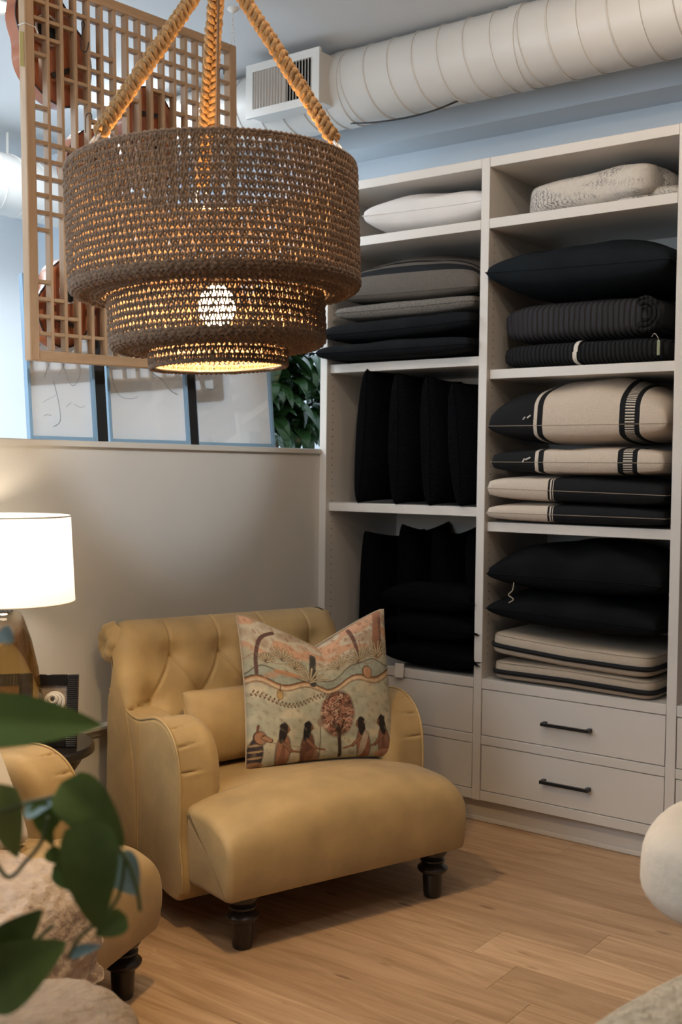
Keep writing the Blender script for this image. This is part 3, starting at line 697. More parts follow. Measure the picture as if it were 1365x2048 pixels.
# ------------------------------------------------------------------ soft goods
def noise2(seed):
    g = np.random.default_rng(seed); K = g.normal(0, 1, (9, 2))*2.6; ph = g.uniform(0, 6.28, 9); am = g.uniform(.4, 1, 9)
    return lambda x, y: sum(am[i]*np.sin(K[i, 0]*x+K[i, 1]*y+ph[i]) for i in range(9))/4.0
def cushion(a, b, t, c=.10, p=.30, n=30, seed=0, wr=.006, flat=1.0, bend=0.0, uvflip=False, notch=0.0, ridge=0.0):
    """two-sided pillow: a,b half sizes, t half thickness, flat squeezes the underside, notch dents the far edge"""
    f = noise2(seed); f2 = noise2(seed+50); g = np.linspace(-1, 1, n+1); g = np.sign(g)*(1-(1-np.abs(g))**1.35)
    U, Vv = np.meshgrid(g, g, indexing='ij')
    X = a*U*(1-c*(1-Vv**2)); Y = b*Vv*(1-c*(1-U**2))
    if notch: Y = Y-notch*np.clip(1-np.abs(U)/.95, 0, 1)**1.25*np.clip((Vv+1)/2, 0, 1)**2*b
    T = t*np.power(np.clip((1-U**2)*(1-Vv**2), 0, 1), p)
    ed = np.clip((1-U**2)*(1-Vv**2)*3, 0, 1)
    top = T*(1+.10*f(U*1.2, Vv*1.2))+wr*ed*f2(U*2.3, Vv*2.3)
    bot = -T*flat*(1+.06*f2(U, Vv))
    Zb = bend*(U**2)
    if ridge: top = top+ridge*ed*np.sin(U*17+2*f(U, Vv))*np.abs(Vv)
    def arc(Zt):
        d_ = np.sqrt(np.diff(Y, axis=1)**2+np.diff(Zt, axis=1)**2); c_ = np.concatenate([np.zeros((n+1, 1)), np.cumsum(d_, axis=1)], 1); return c_/(c_[:, -1:]+1e-9)
    At, Ab = arc(top), arc(bot)
    V = []; idx_t = np.zeros((n+1, n+1), int); idx_b = np.zeros((n+1, n+1), int); UVs = []
    for i in range(n+1):
        for j in range(n+1):
            idx_t[i, j] = len(V); V.append((X[i, j], Y[i, j], top[i, j]+Zb[i, j])); UVs.append(((U[i, j]+1)/2, At[i, j]))
    for i in range(n+1):
        for j in range(n+1):
            if i in (0, n) or j in (0, n): idx_b[i, j] = idx_t[i, j]
            else: idx_b[i, j] = len(V); V.append((X[i, j], Y[i, j], bot[i, j]+Zb[i, j])); UVs.append(((U[i, j]+1)/2, Ab[i, j]))
    F = []
    for i in range(n):
        for j in range(n):
            F.append((idx_t[i, j], idx_t[i+1, j], idx_t[i+1, j+1], idx_t[i, j+1])); F.append((idx_b[i, j], idx_b[i, j+1], idx_b[i+1, j+1], idx_b[i+1, j]))
    return V, F, UVs
def seam_path(V, n, a, b, c=.10, k=40):
    P = []
    for s in range(4*k):
        q = s//k; t = -1+2*(s % k)/k
        u, v = ((t, -1), (1, t), (-t, 1), (-1, -t))[q]
        P.append((a*u*(1-c*(1-v*v)), b*v*(1-c*(1-u*u)), 0))
    return P
def pillow(name, label, loc, a, b, t, mt, rot=(0, 0, -90), cat='cushion', group=None, seam=None, **kw):
    o = thing(name, label, cat, loc, 0, group); o.rotation_euler = tuple(rad(x) for x in rot)
    V, F, UVs = cushion(a, b, t, **kw)
    bd = obj('cover', V, F, mt, o, uv=UVs, sharp=0)
    sp = seam_path(V, 0, a, b, kw.get('c', .10)); be = kw.get('bend', 0)
    no = kw.get('notch', 0)
    q = []
    for p in sp:
        u = p[0]/a; vv = p[1]/b
        q.append((p[0], p[1]-no*max(0, 1-abs(u)/.95)**1.25*min(1, max(0, (vv+1)/2))**2*b, be*u*u))
    MB().tube(q, .0012 if seam else .0022, 5, closed=True).obj('seam', seam or mt, o)
    return o
def softbox(a, b, h, e1=.35, e2=.3, n=30, m=16, seed=0, wob=.006, sag=None):
    """rounded slab (folded cloth, box cushion); base on z=0"""
    f = noise2(seed); V = []; F = []; UVs = []
    for i in range(m+1):
        ph = -math.pi/2+math.pi*i/m; cz_ = math.copysign(abs(math.sin(ph))**e1, ph); cr = abs(math.cos(ph))**e1
        for k in range(2*n):
            th = math.pi*k/n; ct, st = math.cos(th), math.sin(th)
            x_ = a*cr*math.copysign(abs(ct)**e2, ct); y_ = b*cr*math.copysign(abs(st)**e2, st)
            z_ = h/2*(1+cz_)
            wq = wob*float(f(x_/a*1.5, y_/b*1.5+i*.15)); z2_ = z_+wq*(z_/h)
            if sag: z2_ += sag(x_/a, y_/b)*(1.0)
            V.append((x_+wq*.5, y_+wq, z2_)); UVs.append((k/(2*n), i/m))
    k2 = 2*n
    for i in range(m):
        for k in range(k2): F.append((i*k2+k, i*k2+(k+1) % k2, (i+1)*k2+(k+1) % k2, (i+1)*k2+k))
    F.append(tuple(range(k2-1, -1, -1))); F.append(tuple(m*k2+k for k in range(k2)))
    return V, F, UVs
def tassel(parent, p, mt, n=10, s=.03, seed=0):
    g = random.Random(seed); mb = MB()
    for i in range(n):
        d = Vector((p[0], p[1], 0)).normalized()*s; q = Vector((g.uniform(-1, 1), g.uniform(-1, 1), g.uniform(-1.2, .5)))*s*.5
        mb.tube([tuple(p), tuple(Vector(p)+d*.5+q*.4), tuple(Vector(p)+d+q)], [.003, .0025, .001], 4)
    mb.obj('tassel', mt, parent)

# left bay, from the top down
pillow('cushion', 'plump white cotton cushion alone in the upper left cubby', (.27, -.502, 2.5505), .298, .25, .092, M_whitep, (0, 0, -86), seed=3, wr=.008, flat=.95, c=.06, p=.27)
pillow('cushion', 'charcoal wool cushion with black bands on top of its stack', (.30, -.447, 2.205), .358, .31, .185, M_greyband, (0, 1, -90), seed=4, flat=.22, c=.05, p=.30)
pillow('cushion', 'plain charcoal cushion squeezed under the banded cushion', (.285, -.447, 2.140), .358, .30, .040, M_grey, (0, 0, -91), seed=5, flat=1.0, p=.14, c=.05)
o = pillow('cushion', 'black tasselled cushion directly under the charcoal cushions', (.27, -.425, 2.048), .385, .31, .065, M_blackp, (0, -1, -91), seed=6, flat=.7, p=.18, c=.05, bend=.004); tassel(o, (-.385, -.31, .004), M_blackp, seed=1)
o = pillow('cushion', 'black tasselled cushion lowest on its shelf, corner overhanging the upright', (.255, -.410, 1.962), .395, .315, .05, M_blackp, (0, 0, -90), seed=7, flat=.85, p=.18, c=.05); tassel(o, (-.395, -.315, .0), M_blackp, seed=2)
furs = [(-.225, .285, 94, .293, 'black fur cushion standing at the far left of the fur row'), (-.405, .285, 90, .28, 'black fur cushion standing second from the left in the fur row'), (-.570, .28, 88, .27, 'black fur cushion standing third from the left in the fur row'), (-.715, .27, 85, .255, 'black fur cushion standing at the right end of the fur row')]
for i, (y, xx, tl, hh, lab) in enumerate(furs):
    pillow('fur_cushion', lab, (xx, y, 1.301+hh+.002), .27, hh, .108, M_blackf, (tl, 0, 0), group='black fur cushions standing in a row', seed=20+i, c=.04, p=.33, wr=.012)
vels = [(-.19, .35, 92, .285, 'black velvet cushion standing at the left end of the lower cubby'), (-.345, .36, 90, .302, 'tallest black velvet cushion standing beside the left end of the lower cubby'), (-.52, .37, 88, .297, 'black velvet cushion standing behind the low cushion pile'), (-.70, .37, 86, .289, 'black velvet cushion standing in the right rear corner of the lower cubby')]
for i, (y, xx, tl, hh, lab) in enumerate(vels):
    pillow('velvet_cushion', lab, (xx, y, .602+hh+.002), .20 if i else .27, hh, .085, M_blackv, (tl, 0, 0), group='black velvet cushions standing in the lower cubby', seed=30+i, c=.07, p=.36, wr=.01, notch=.05)
hz = [(.665, .055, 'lowest black cushion in the pile beside the drawers'), (.785, .062, 'middle black cushion in the pile at the lower left'), (.905, .065, 'top black cushion of the pile at the lower left')]
for i, (z, t_, lab) in enumerate(hz):
    o = pillow('cushion', lab, (.095+.005*i, -.600+.012*i, z), .222, .115, t_, M_blackv, (0, 0, -90), group='black cushions piled in the lower cubby', seed=40+i, c=.05)
    tassel(o, (.215, -.10, 0), M_blackv, seed=5+i)
tg = bevbox('price_tag', (-.001, -.021, -.03), (0, .021, .03), M_tagw, None, bev=0); tg.location = (-.012, -.455, .592); tg.rotation_euler = (0, rad(6), rad(8)); tag(tg, 'white paper price tag hanging over the deck edge beside the armchair', 'tag')
MB().tube([(0, -.012, .03), (.01, -.006, .05), (.03, 0, .055)], .0008, 4).obj('string', M_tagw, tg)

# right bay, from the top down
fq = thing('folded_quilt', 'white quilt with grey leaf sketches folded in the top right cubby', 'quilt', (.26, -1.225, 2.464)); fq.rotation_euler = (0, 0, rad(-87))
V, F, UVs = softbox(.262, .20, .150, .48, .30, n=44, m=28, seed=8, wob=.016, sag=lambda u, v: .026*u*(1 if u > 0 else .7)); obj('body', V, F, M_floral, fq, uv=UVs, sharp=0)
V, F, UVs = softbox(.17, .17, .085, .7, .5, seed=9, wob=.012); o = obj('fold', V, F, M_floral, fq, uv=UVs, sharp=0); o.location = (.20, .04, .0)
V, F, UVs = softbox(.10, .14, .05, .8, .6, seed=12, wob=.012); o = obj('fold', V, F, M_floral, fq, uv=UVs, sharp=0); o.location = (.16, -.03, .0)
V, F, UVs = softbox(.20, .17, .19, .8, .6, seed=13, wob=.012); o = obj('fold', V, F, M_floral, fq, uv=UVs, sharp=0); o.location = (.10, .06, .0)
pillow('cushion', 'large navy-black cushion on top of the two folded quilts', (.29, -1.232, 2.232), .378, .32, .118, M_navy, (0, 1.5, -90), seed=9, flat=.85, c=.05, p=.30, wr=.01)
qt = thing('folded_quilt', 'charcoal channel-stitched quilt folded under the large black cushion', 'quilt', (.26, -1.22, 1.962)); qt.rotation_euler = (0, 0, rad(-90))
V, F, UVs = softbox(.335, .23, .155, .5, .3, seed=14, wob=.01); obj('body', V, F, M_quilt, qt, uv=UVs, sharp=0)
for k, rr in enumerate((.060, .042, .024)):
    P = [(.28+rr*1.0*math.cos(a)*.9, -.232-.002*k, .078+rr*math.sin(a)) for a in np.linspace(-2.2, 2.2, 16)]; MB().tube(P, .007, 6).obj('fold_edge', M_quilt2, qt)
q2 = thing('folded_quilt', 'black matelasse quilt tied with a white ribbon at the stack bottom', 'quilt', (.265, -1.232, 1.8605)); q2.rotation_euler = (0, 0, rad(-90))
V, F, UVs = softbox(.355, .24, .102, .5, .3, seed=15, wob=.006); obj('body', V, F, M_quilt2, q2, uv=UVs, sharp=0)
P = [(-.005+.004*math.sin(i*.3), (.2415+.004)*math.copysign(abs(math.cos(t))**.45, math.cos(t))*-1, .051+.0535*math.copysign(abs(math.sin(t))**.5, math.sin(t))) for i, t in enumerate(np.linspace(0, 2*math.pi, 60))]
V = []; F = []
for p in P: V += [(p[0]-.0085, p[1], p[2]), (p[0]+.0085, p[1], p[2])]
for i in range(59): F.append((2*i, 2*i+1, 2*i+3, 2*i+2))
obj('ribbon', V, F, M_tagw, q2)
bevbox('paper_tag', (.325, -.262, .02), (.335, -.258, .075), mat('sage_card', (.25, .28, .18), .8), q2, bev=0)
MB().tube(spline([(.30, -.25, .09), (.315, -.262, .10), (.33, -.262, .08), (.335, -.26, .05)], 6), .001, 4).obj('tag_string', M_tagw, q2)
SEAM = mat('linen_seam', (.30, .24, .18), .9)
o = pillow('cushion', 'plump linen cushion with black stripes on top of its stack', (.265, -1.238, 1.630), .372, .28, .185, M_stripe, (0, 0, -90), seed=17, flat=.40, c=.06, p=.27, seam=SEAM, wr=.006)
MB().tube([(-.225, -.263, .02), (-.21, -.268, .034)], .003, 5).tube([(-.2, -.268, .03), (-.185, -.27, .04)], .003, 5).obj('stitched_mark', M_tagw, o)
o = pillow('cushion', 'linen cushion with black stripes second in its stack', (.265, -1.240, 1.486), .36, .275, .062, M_stripe, (0, 0, -90), seed=18, flat=.85, p=.14, c=.05, seam=SEAM)
MB().tube([(-.22, -.267, .0), (-.21, -.27, .014)], .003, 5).tube([(-.205, -.27, .01), (-.185, -.27, .018)], .003, 5).obj('stitched_mark', M_tagw, o)
pillow('cushion', 'half linen half black cushion third in the striped stack', (.265, -1.238, 1.374), .372, .28, .058, M_half, (0, 1, -90), seed=19, flat=.9, p=.14, c=.05, seam=SEAM)
pillow('cushion', 'half linen half black cushion lowest in the striped stack', (.265, -1.238, 1.282), .372, .28, .045, M_half, (0, 0, -90), seed=23, flat=.85, p=.14, c=.05, seam=SEAM)
o = pillow('cushion', 'crinkled black cushion upper of the pair above the box cushions', (.29, -1.235, 1.035), .365, .30, .135, M_blackp, (0, 0, -90), seed=24, flat=.55, c=.05, wr=.02)
MB().tube(spline([(-.25, -.28, -.03), (-.25, -.29, -.06), (-.265, -.295, -.08), (-.24, -.3, -.095), (-.26, -.3, -.11)], 5), .002, 5).obj('twine_tie', M_linenb, o)
pillow('cushion', 'crinkled black cushion resting directly on the linen box cushions', (.285, -1.235, .885), .36, .30, .085, M_blackp, (0, 1.5, -91), seed=25, flat=.85, c=.05, wr=.015)
def box_cushion(label, loc, h, tilt, seed, sag):
    o = thing('box_cushion', label, 'cushion', loc, 0); o.rotation_euler = (0, rad(tilt), rad(-91))
    a, b = .342, .30
    V, F, UVs = softbox(a, b, h, .28, .16, seed=seed, wob=.005, sag=sag); obj('cover', V, F, M_linenb, o, sharp=0)
    for zz, rr, mt in ((h*.42, .0105, M_black_trim), (h*.86, .0018, SEAM)):
        P = []
        for k in range(80):
            th = 2*math.pi*k/80; ct, st = math.cos(th), math.sin(th)
            x_ = (a+.001)*math.copysign(abs(ct)**.16, ct); y_ = (b+.001)*math.copysign(abs(st)**.16, st)
            if mt is SEAM: x_ *= .985; y_ *= .985
            P.append((x_, y_, zz+sag(x_/a, y_/b)))
        MB().tube(P, rr, 6, closed=True).obj('black_piping' if mt is M_black_trim else 'seam', mt, o)
M_black_trim = mat('black_cotton_trim', (.006, .006, .007), .9)
box_cushion('linen box cushion with black piping, upper of the two', (.30, -1.222, .692), .095, 3.5, 61, lambda u, v: -.006*math.cos(u*2)+.006*u)
box_cushion('linen box cushion with black piping lying on the cubby deck', (.30, -1.232, .603), .082, .6, 62, lambda u, v: .004*math.cos(u*2))

# ------------------------------------------------------------------ armchairs
SGN = 1
def turned_leg(h):
    k = h/.16
    return [(0, 0), (.026, 0), (.029, .004), (.031, .02*k), (.0335, .068*k), (.033, .078*k), (.046, .085*k), (.052, .093*k), (.052, .099*k), (.044, .107*k), (.036, .111*k), (.038, .117*k), (.042, .121*k), (.042, .126*k), (.036, .131*k), (.044, .141*k), (.05, .150*k), (.05, .165*k)]
ARM = spline([(.200, .10), (.198, .30), (.198, .44), (.208, .525), (.240, .588), (.295, .628), (.365, .640), (.43, .628), (.50, .612), (.57, .615), (.64, .640), (.69, .668), (.74, .672), (.765, .60), (.765, .3), (.765, .075), (.5, .118)], 14, closed=True)
_P = ARM if .5*np.sum(ARM[:, 0]*np.roll(ARM[:, 1], -1)-np.roll(ARM[:, 0], -1)*ARM[:, 1]) > 0 else ARM[::-1]
ARMS = np.concatenate([[0], np.cumsum(np.linalg.norm(np.diff(_P, axis=0), axis=1))])
PLEAT = [ARMS[np.argmin((_P[:, 0]-a)**2+(_P[:, 1]-c)**2)] for a, c in ((.285, .622), (.232, .575), (.205, .50))]
SEAT = spline([(.10, .158), (.0, .162), (-.052, .166), (-.070, .185), (-.080, .26), (-.076, .34), (-.056, .392), (-.020, .425), (.04, .444), (.14, .448), (.19, .446), (.205, .42), (.205, .25), (.19, .16)], 6, closed=True)
DECK = spline([(.15, .17), (.15, .30), (.155, .425), (.2, .4435), (.30, .441), (.45, .433), (.56, .426), (.60, .40), (.60, .25), (.60, .17)], 5, closed=True)
BACK = spline([(.50, .15), (.50, .30), (.515, .42), (.545, .54), (.585, .66), (.612, .745), (.630, .80), (.652, .852), (.690, .892), (.740, .908), (.790, .900), (.826, .868), (.835, .825), (.820, .788), (.790, .762), (.770, .735), (.768, .60), (.775, .35), (.775, .10), (.62, .11)], 11, closed=True)
def tuft(u, P, rows):
    """dimples and diamond creases on the front of the back"""
    out = np.zeros(len(P)); fr = (P[:, 1] > .44) & (P[:, 0] < .80) & (P[:, 1]+P[:, 0]*0 > .44)
    front = fr & ~((P[:, 0] > .74) & (P[:, 1] < .86))
    s = np.where(P[:, 0] < .68, P[:, 1], .87+(P[:, 0]-.68)*.9)      # arc coordinate up the front and over the roll
    pts = []
    for (zr, off) in rows:
        for k in range(-3, 4): pts.append(((k+off)*.195, zr))
    d = np.zeros(len(P))
    for (bu, bz) in pts:
        if abs(bu) > .40: continue
        r2 = ((u-bu)/.040)**2+((s-bz)/.040)**2; d = d-.026*np.exp(-r2)-.010*np.exp(-r2/6)
    def crease(a, c, wd=.0045, dep=.0075):
        nonlocal d
        (x0, z0), (x1, z1) = a, c
        L2 = (x1-x0)**2+(z1-z0)**2; t = np.clip(((u-x0)*(x1-x0)+(s-z0)*(z1-z0))/L2, 0, 1)
        dd = np.sqrt((u-x0-t*(x1-x0))**2+(s-z0-t*(z1-z0))**2); d = d-dep*np.exp(-(dd/wd)**2)
    (zu, ou), (zl_, ol) = rows
    for k in range(-2, 3):
        bu = (k+ou)*.195
        if abs(bu) <= .40:
            crease((bu, zu), (bu, 1.02))
            for s_ in (-.5, .5):
                if abs(bu+s_*.195) < .40: crease((bu, zu), (bu+s_*.195, zl_))
    for k in range(-2, 3):
        bu = (k+ol)*.195
        if abs(bu) <= .40:
            crease((bu, zl_), (bu-.05, .40)); crease((bu, zl_), (bu+.07, .40), .0035, .004)
    ends = [(k+ol)*.195 for k in range(-2, 3) if abs((k+ol)*.195) <= .40]
    crease((min(ends), zl_), (-.50, zl_-.035), .005, .012); crease((max(ends), zl_), (.50, zl_-.035), .005, .012)
    return np.where(front, d, 0)
def armchair(label, loc, rotz, group='mustard leather armchairs'):
    t = thing('armchair', label, 'armchair', loc, rotz, group)
    us, ins = stations(-.462, .462, .022, .022, 6, 24); V, F = prism(SEAT, us, ins, None, True)
    crown = lambda V: [(x_, y_, z_-(.055*min(1, max(0, (z_-.22)/.2))*(abs(x_)/.46)**3.0)) for x_, y_, z_ in V]
    obj('seat', crown(V), F, M_leather, t, sharp=50)
    us, ins = stations(-.345, .345, .01, .01, 2, 16); V, F = prism(DECK, us, ins, None, True); obj('seat_deck', crown(V), F, M_leather, t, sharp=50)
    for s in (-1, 1):
        def ad(u, P):
            d = np.zeros(len(P)); ww = (abs(u)-.322)/.166
            for k, sc0 in enumerate(PLEAT):
                s0 = sc0+(.030-.012*k)*(ww-.8)*(1 if ARMS[0] < 1 else 1)*SGN
                d = d-.007*np.exp(-((ARMS-s0)/.0036)**2)*np.clip((ww-.42)*3, 0, 1)*np.clip((1.02-ww)*6, 0, 1)+.0015*np.exp(-((ARMS-s0-.011*SGN)/.008)**2)*np.clip((ww-.22)*3, 0, 1)*np.clip((1.02-ww)*6, 0, 1)
            return d
        us, ins = stations(.322, .488, .055, .014, 8, 16)
        if s < 0:
            us = [-x for x in us]
        V, F = prism(ARM, us, ins, ad)
        if s < 0: F = [tuple(reversed(f)) for f in F]
        am = obj('arm', V, F, M_leather, t, sharp=50)
        wl = [(s*.483, p[0]+.001, p[1]+.001) for p in ARM if p[1] > .12 and p[0] < .745]
        MB().tube(wl, .0048, 6).obj('welt', M_leather, am)
        sv = [(s*.4885, .50, .11), (s*.4895, .50, .3), (s*.489, .50, .595)]
        MB().tube(sv, .0016, 5).obj('side_seam', M_leather, am)
    us, ins = stations(-.490, .445, .085, .085, 12, 200)
    bk = obj('tufted_back', *prism(BACK, us, ins, lambda u, P: tuft(u, P, ((.800, .5), (.655, 0))), False, lambda P: .25+.75*np.clip((P[:, 1]-.62)/.16, 0, 1)), M_leather, t, sharp=60)
    for s in (-1, 1):
        # gathered scroll at the end of the back roll
        V = []; F = []; n = 40; rr_ = [0, .012, .03, .05, .066, .074]; xx = [.010, .020, .030, .028, .014, -.012]
        for r_, x_ in zip(rr_, xx):
            for k in range(n):
                a = 2*math.pi*k/n; g_ = .0045*math.cos(a*7+1.1*r_*60)*(r_/.074)
                V.append(((.420 if s > 0 else -.482)+s*(x_+g_-.01), .765+r_*math.cos(a), .832+r_*math.sin(a)))
        for i in range(5):
            for k in range(n):
                q = (i*n+k, i*n+(k+1) % n, (i+1)*n+(k+1) % n, (i+1)*n+k); F.append(q if s > 0 else q[::-1])
        obj('scroll', V, F, M_leather, bk, sharp=0)
    for (lx, ly, h) in ((-.372, 0, .165), (.372, 0, .165), (-.40, .70, .11), (.40, .70, .11)):
        MB().lathe(turned_leg(h), 28).obj('leg', M_leg, t, loc=(lx, ly, 0), sharp=35)
    return t
A1 = rad(-18.5); CH1 = (-1.126, -.990, 0)
ch1 = armchair('mustard leather tufted armchair with a printed cushion beside the shelving', CH1, A1)
A2 = rad(18); CH2 = (-2.274, -.945, 0)
ch2 = armchair('mustard leather armchair at lower left half hidden by vine leaves', CH2, A2)
def chl(u, v, z, ch=CH1, a=A1): return (ch[0]+u*math.cos(a)-v*math.sin(a), ch[1]+u*math.sin(a)+v*math.cos(a), z)
pillow('lumbar_cushion', 'tan leather lumbar cushion behind the printed cushion', chl(-.03, .475, .565), .30, .125, .07, M_leather2, (78, 0, -18.5), seed=71, c=.03, p=.35, wr=.004)

# printed cushion: a landscape frieze drawn into mesh colours
def paint(n):
    g = np.linspace(-1, 1, n+1); g = np.sign(g)*(1-(1-np.abs(g))**1.35)
    U, V = np.meshgrid((g+1)/2, (g+1)/2, indexing='ij')
    rgn = np.random.default_rng(9)
    nz = noise2(3)(U*6, V*6); nz2 = noise2(8)(U*26, V*26); nz3 = noise2(5)(U*12, V*12); nz4 = noise2(15)(U*48, V*48)
    col = np.ones(U.shape+(3,))*np.array((.56, .50, .37))
    def put(mask, c, a=1.0):
        mk = np.clip(mask, 0, 1)[..., None]*a; col[:] = col*(1-mk)+np.array(c)*mk
    ss = lambda x, w_=.01: np.clip(x/w_+.5, 0, 1)
    INK = (.055, .032, .022); SAGE = (.40, .42, .32); PINK = (.60, .33, .20); RUST = (.33, .14, .075); CREAM = (.66, .58, .45)
    put(ss(nz+.1, .7), SAGE, .65); put(ss(nz3-.35, .3), (.62, .52, .36), .5)
    wave = .545+.026*np.sin(U*2*math.pi*3.1+.6)+.010*np.sin(U*9+1)
    up_ = ss(V-wave)
    put(up_, (.50, .45, .33)); put(up_*ss(nz3, .6), SAGE, .7)
    sky = ss(V-.76+.05*nz, .05)
    put(sky, CREAM, .75); put(sky*ss(nz3-.05, .25), PINK, .85); put(sky*ss(-nz3-.35, .25), (.42, .26, .16), .5); put(sky*ss(nz2-.45, .2), (.30, .15, .09), .6)
    hill = .60+.095*np.exp(-((U-.76)/.17)**2)+.075*np.exp(-((U-.12)/.10)**2)+.012*np.sin(U*31)
    put(up_*ss(hill-V), (.37, .40, .33), .9); put(up_*ss(hill-V)*ss(nz2-.2, .4), (.28, .29, .22), .6); put(ss(.0045-np.abs(hill-V), .005), INK, .8)
    h2 = .70+.03*np.sin(U*12+.5)+.02*np.sin(U*29); put(ss(.003-np.abs(h2-V), .005), RUST, .7)
    put(ss(.021-np.abs(V-wave-.004), .006), (.46, .22, .11)); put(ss(.010-np.abs(V-wave), .004), (.64, .50, .32)); put(ss(.004-np.abs(V-wave-.025), .004), INK); put(ss(.0025-np.abs(V-wave+.019), .004), INK, .7)
    def ell(cx, cy, rx, ry, rot=0, soft=.15):
        dx, dy = U-cx, V-cy; c_, s_ = math.cos(rot), math.sin(rot)
        return ss(1-np.sqrt(((dx*c_+dy*s_)/rx)**2+((-dx*s_+dy*c_)/ry)**2), soft)
    def line(x0, y0, x1, y1, wd):
        L2 = (x1-x0)**2+(y1-y0)**2; t = np.clip(((U-x0)*(x1-x0)+(V-y0)*(y1-y0))/L2, 0, 1)
        return ss(wd-np.hypot(U-x0-t*(x1-x0), V-y0-t*(y1-y0)), .005)
    def curve(pts, wd, c, a=1):
        P = spline(pts, 5)
        for p, q in zip(P[:-1], P[1:]): put(line(p[0], p[1], q[0], q[1], wd), c, a)
    # trunks, palms and bushes of the upper field
    curve([(.055, .62), (.06, .74), (.10, .86), (.19, .93)], .011, (.13, .07, .06)); curve([(.405, .57), (.41, .68), (.425, .83)], .021, (.055, .055, .05), .92)
    curve([(.735, .70), (.735, .84), (.71, .98)], .013, (.17, .08, .06)); curve([(.90, .70), (.90, .84), (.93, .99)], .032, (.36, .17, .10), .75); curve([(.93, .70), (.94, .95)], .010, (.20, .10, .07), .8)
    for (px_, py_, sz) in ((.385, .585, .12), (.745, .695, .11), (.22, .73, .085), (.595, .70, .085), (.895, .69, .10), (.30, .68, .06), (.12, .70, .05)):
        for a in (-1.2, -.85, -.5, -.2, .2, .5, .85, 1.2):
            ex, ey = px_+sz*math.sin(a), py_+sz*math.cos(a)*1.1
            put(line(px_, py_, ex, ey, .0085), INK, .75); put(line(px_, py_, ex, ey, .0042), (.62, .50, .31), .95)
    put(ell(.795, .60, .036, .052, .3), (.11, .06, .04)); put(ell(.797, .598, .029, .045, .3), (.55, .30, .17)); put(ell(.24, .632, .09, .018, -.15), (.52, .25, .13), .85); put(ell(.14, .61, .05, .02, .2), PINK, .6)
    # leafy garland with a pear
    for k in range(46):
        x_ = .015+k*.0118; y_ = .445+.045*math.cos(x_*12.5)-.0*x_; s_ = .016 if k % 2 else -.016
        put(ell(x_+.004, y_+s_*.75, .0095, .0048, .9 if k % 2 else -.9), (.10, .055, .035), .95)
    curve([(.02+.052*k, .445+.045*math.cos((.02+.052*k)*12.5)) for k in range(11)], .0018, (.25, .14, .08))
    put(ell(.185, .475, .021, .036), (.20, .11, .04)); put(ell(.185, .475, .017, .031), (.52, .35, .13)); put(line(.187, .50, .192, .54, .003), INK)
    # round blossom tree
    put(ell(.565, .33, .118, .178), (.12, .05, .035), .9)
    for k in range(90):
        a = rgn.uniform(0, 6.28); q = rgn.uniform(0, 1)**.5; put(ell(.565+.100*q*math.cos(a), .33+.160*q*math.sin(a), .022, .020), ((.50, .26, .18), (.64, .43, .31), (.38, .17, .11))[k % 3], .8)
    for k in range(260):
        a = rgn.uniform(0, 6.28); q = rgn.uniform(0, 1)**.5; put(ell(.565+.112*q*math.cos(a), .33+.172*q*math.sin(a), .0075, .0045, a*2), (.10, .04, .028), .85)
    curve([(.588, .02), (.578, .12), (.566, .24)], .012, INK); curve([(.572, .17), (.53, .27)], .006, INK); curve([(.572, .17), (.61, .27)], .006, INK)
    # robed figures in a row
    def figure(x_, robe, d, lean=0, hair=(.03, .022, .02)):
        put(ell(x_+lean, .085, .050, .125, lean*5), INK, .85); put(ell(x_+lean, .083, .043, .117, lean*5), robe)
        for q in range(4): put(line(x_+lean-.02+.013*q, .0, x_+.002*q, .15, .0022), (.13, .06, .04), .8)
        put(ell(x_+.014*d, .235, .022, .030), (.22, .11, .06)); put(ell(x_-.006*d, .215, .026, .072, -.12*d), hair); put(ell(x_-.003*d, .258, .026, .022), hair); put(ell(x_+.034*d, .230, .007, .006), (.20, .10, .055))
        put(line(x_, .145, x_+.055*d, .085, .012), INK); put(line(x_, .145, x_+.055*d, .085, .009), (.30, .14, .08)); put(line(x_+.055*d, .085, x_+.115*d, .07, .007), (.26, .12, .07))
    figure(.205, (.36, .17, .10), 1); figure(.365, (.16, .07, .045), 1, 0, (.02, .018, .018)); figure(.725, (.33, .14, .085), -1, .02); figure(.885, (.30, .14, .09), -1, .015)
    put(ell(.745, .10, .022, .10, -.25), (.60, .50, .38), .7); put(ell(.40, .03, .05, .05), (.26, .12, .07), .8)
    put(line(.450, .0, .445, .27, .003), INK, .9); put(ell(.447, .27, .022, .034), (.30, .17, .12), .7); put(line(.10, .165, .33, .10, .0022), (.30, .20, .12))
    # dog
    put(ell(.040, .09, .045, .115), (.05, .04, .045)); 
    for q in range(4): put(ell(.04, .03+.04*q, .042, .008), (.40, .27, .15))
    put(ell(.062, .195, .038, .050, .5), INK); put(ell(.064, .195, .032, .043, .5), (.36, .18, .10)); put(line(.08, .198, .125, .170, .015), INK); put(line(.08, .198, .122, .172, .011), (.40, .21, .12)); put(line(.045, .235, .05, .275, .008), (.16, .07, .04)); put(ell(.080, .205, .005, .004), INK)
    put(ell(.92, .022, .09, .03), (.56, .30, .20), .8); put(ell(.03, .015, .06, .03), (.34, .19, .11), .8)
    put(ss(-nz2-.5, .3), (.30, .24, .17), .35); put(ss(nz4-.6, .2), (.25, .16, .10), .30)
    return np.clip(col*(1+.12*nz3[..., None])*(1+.08*nz2[..., None])*.86, 0, 1)
NP = 250; NO = .44
pc = thing('printed_cushion', 'square cushion printed with figures, trees and hills on the armchair', 'cushion', chl(.122, .345, .685)); pc.rotation_euler = (rad(77), rad(0), A1-rad(12))
V, F, UVs = cushion(.280, .262, .095, c=.05, p=.36, n=NP, seed=72, wr=.006, notch=NO)
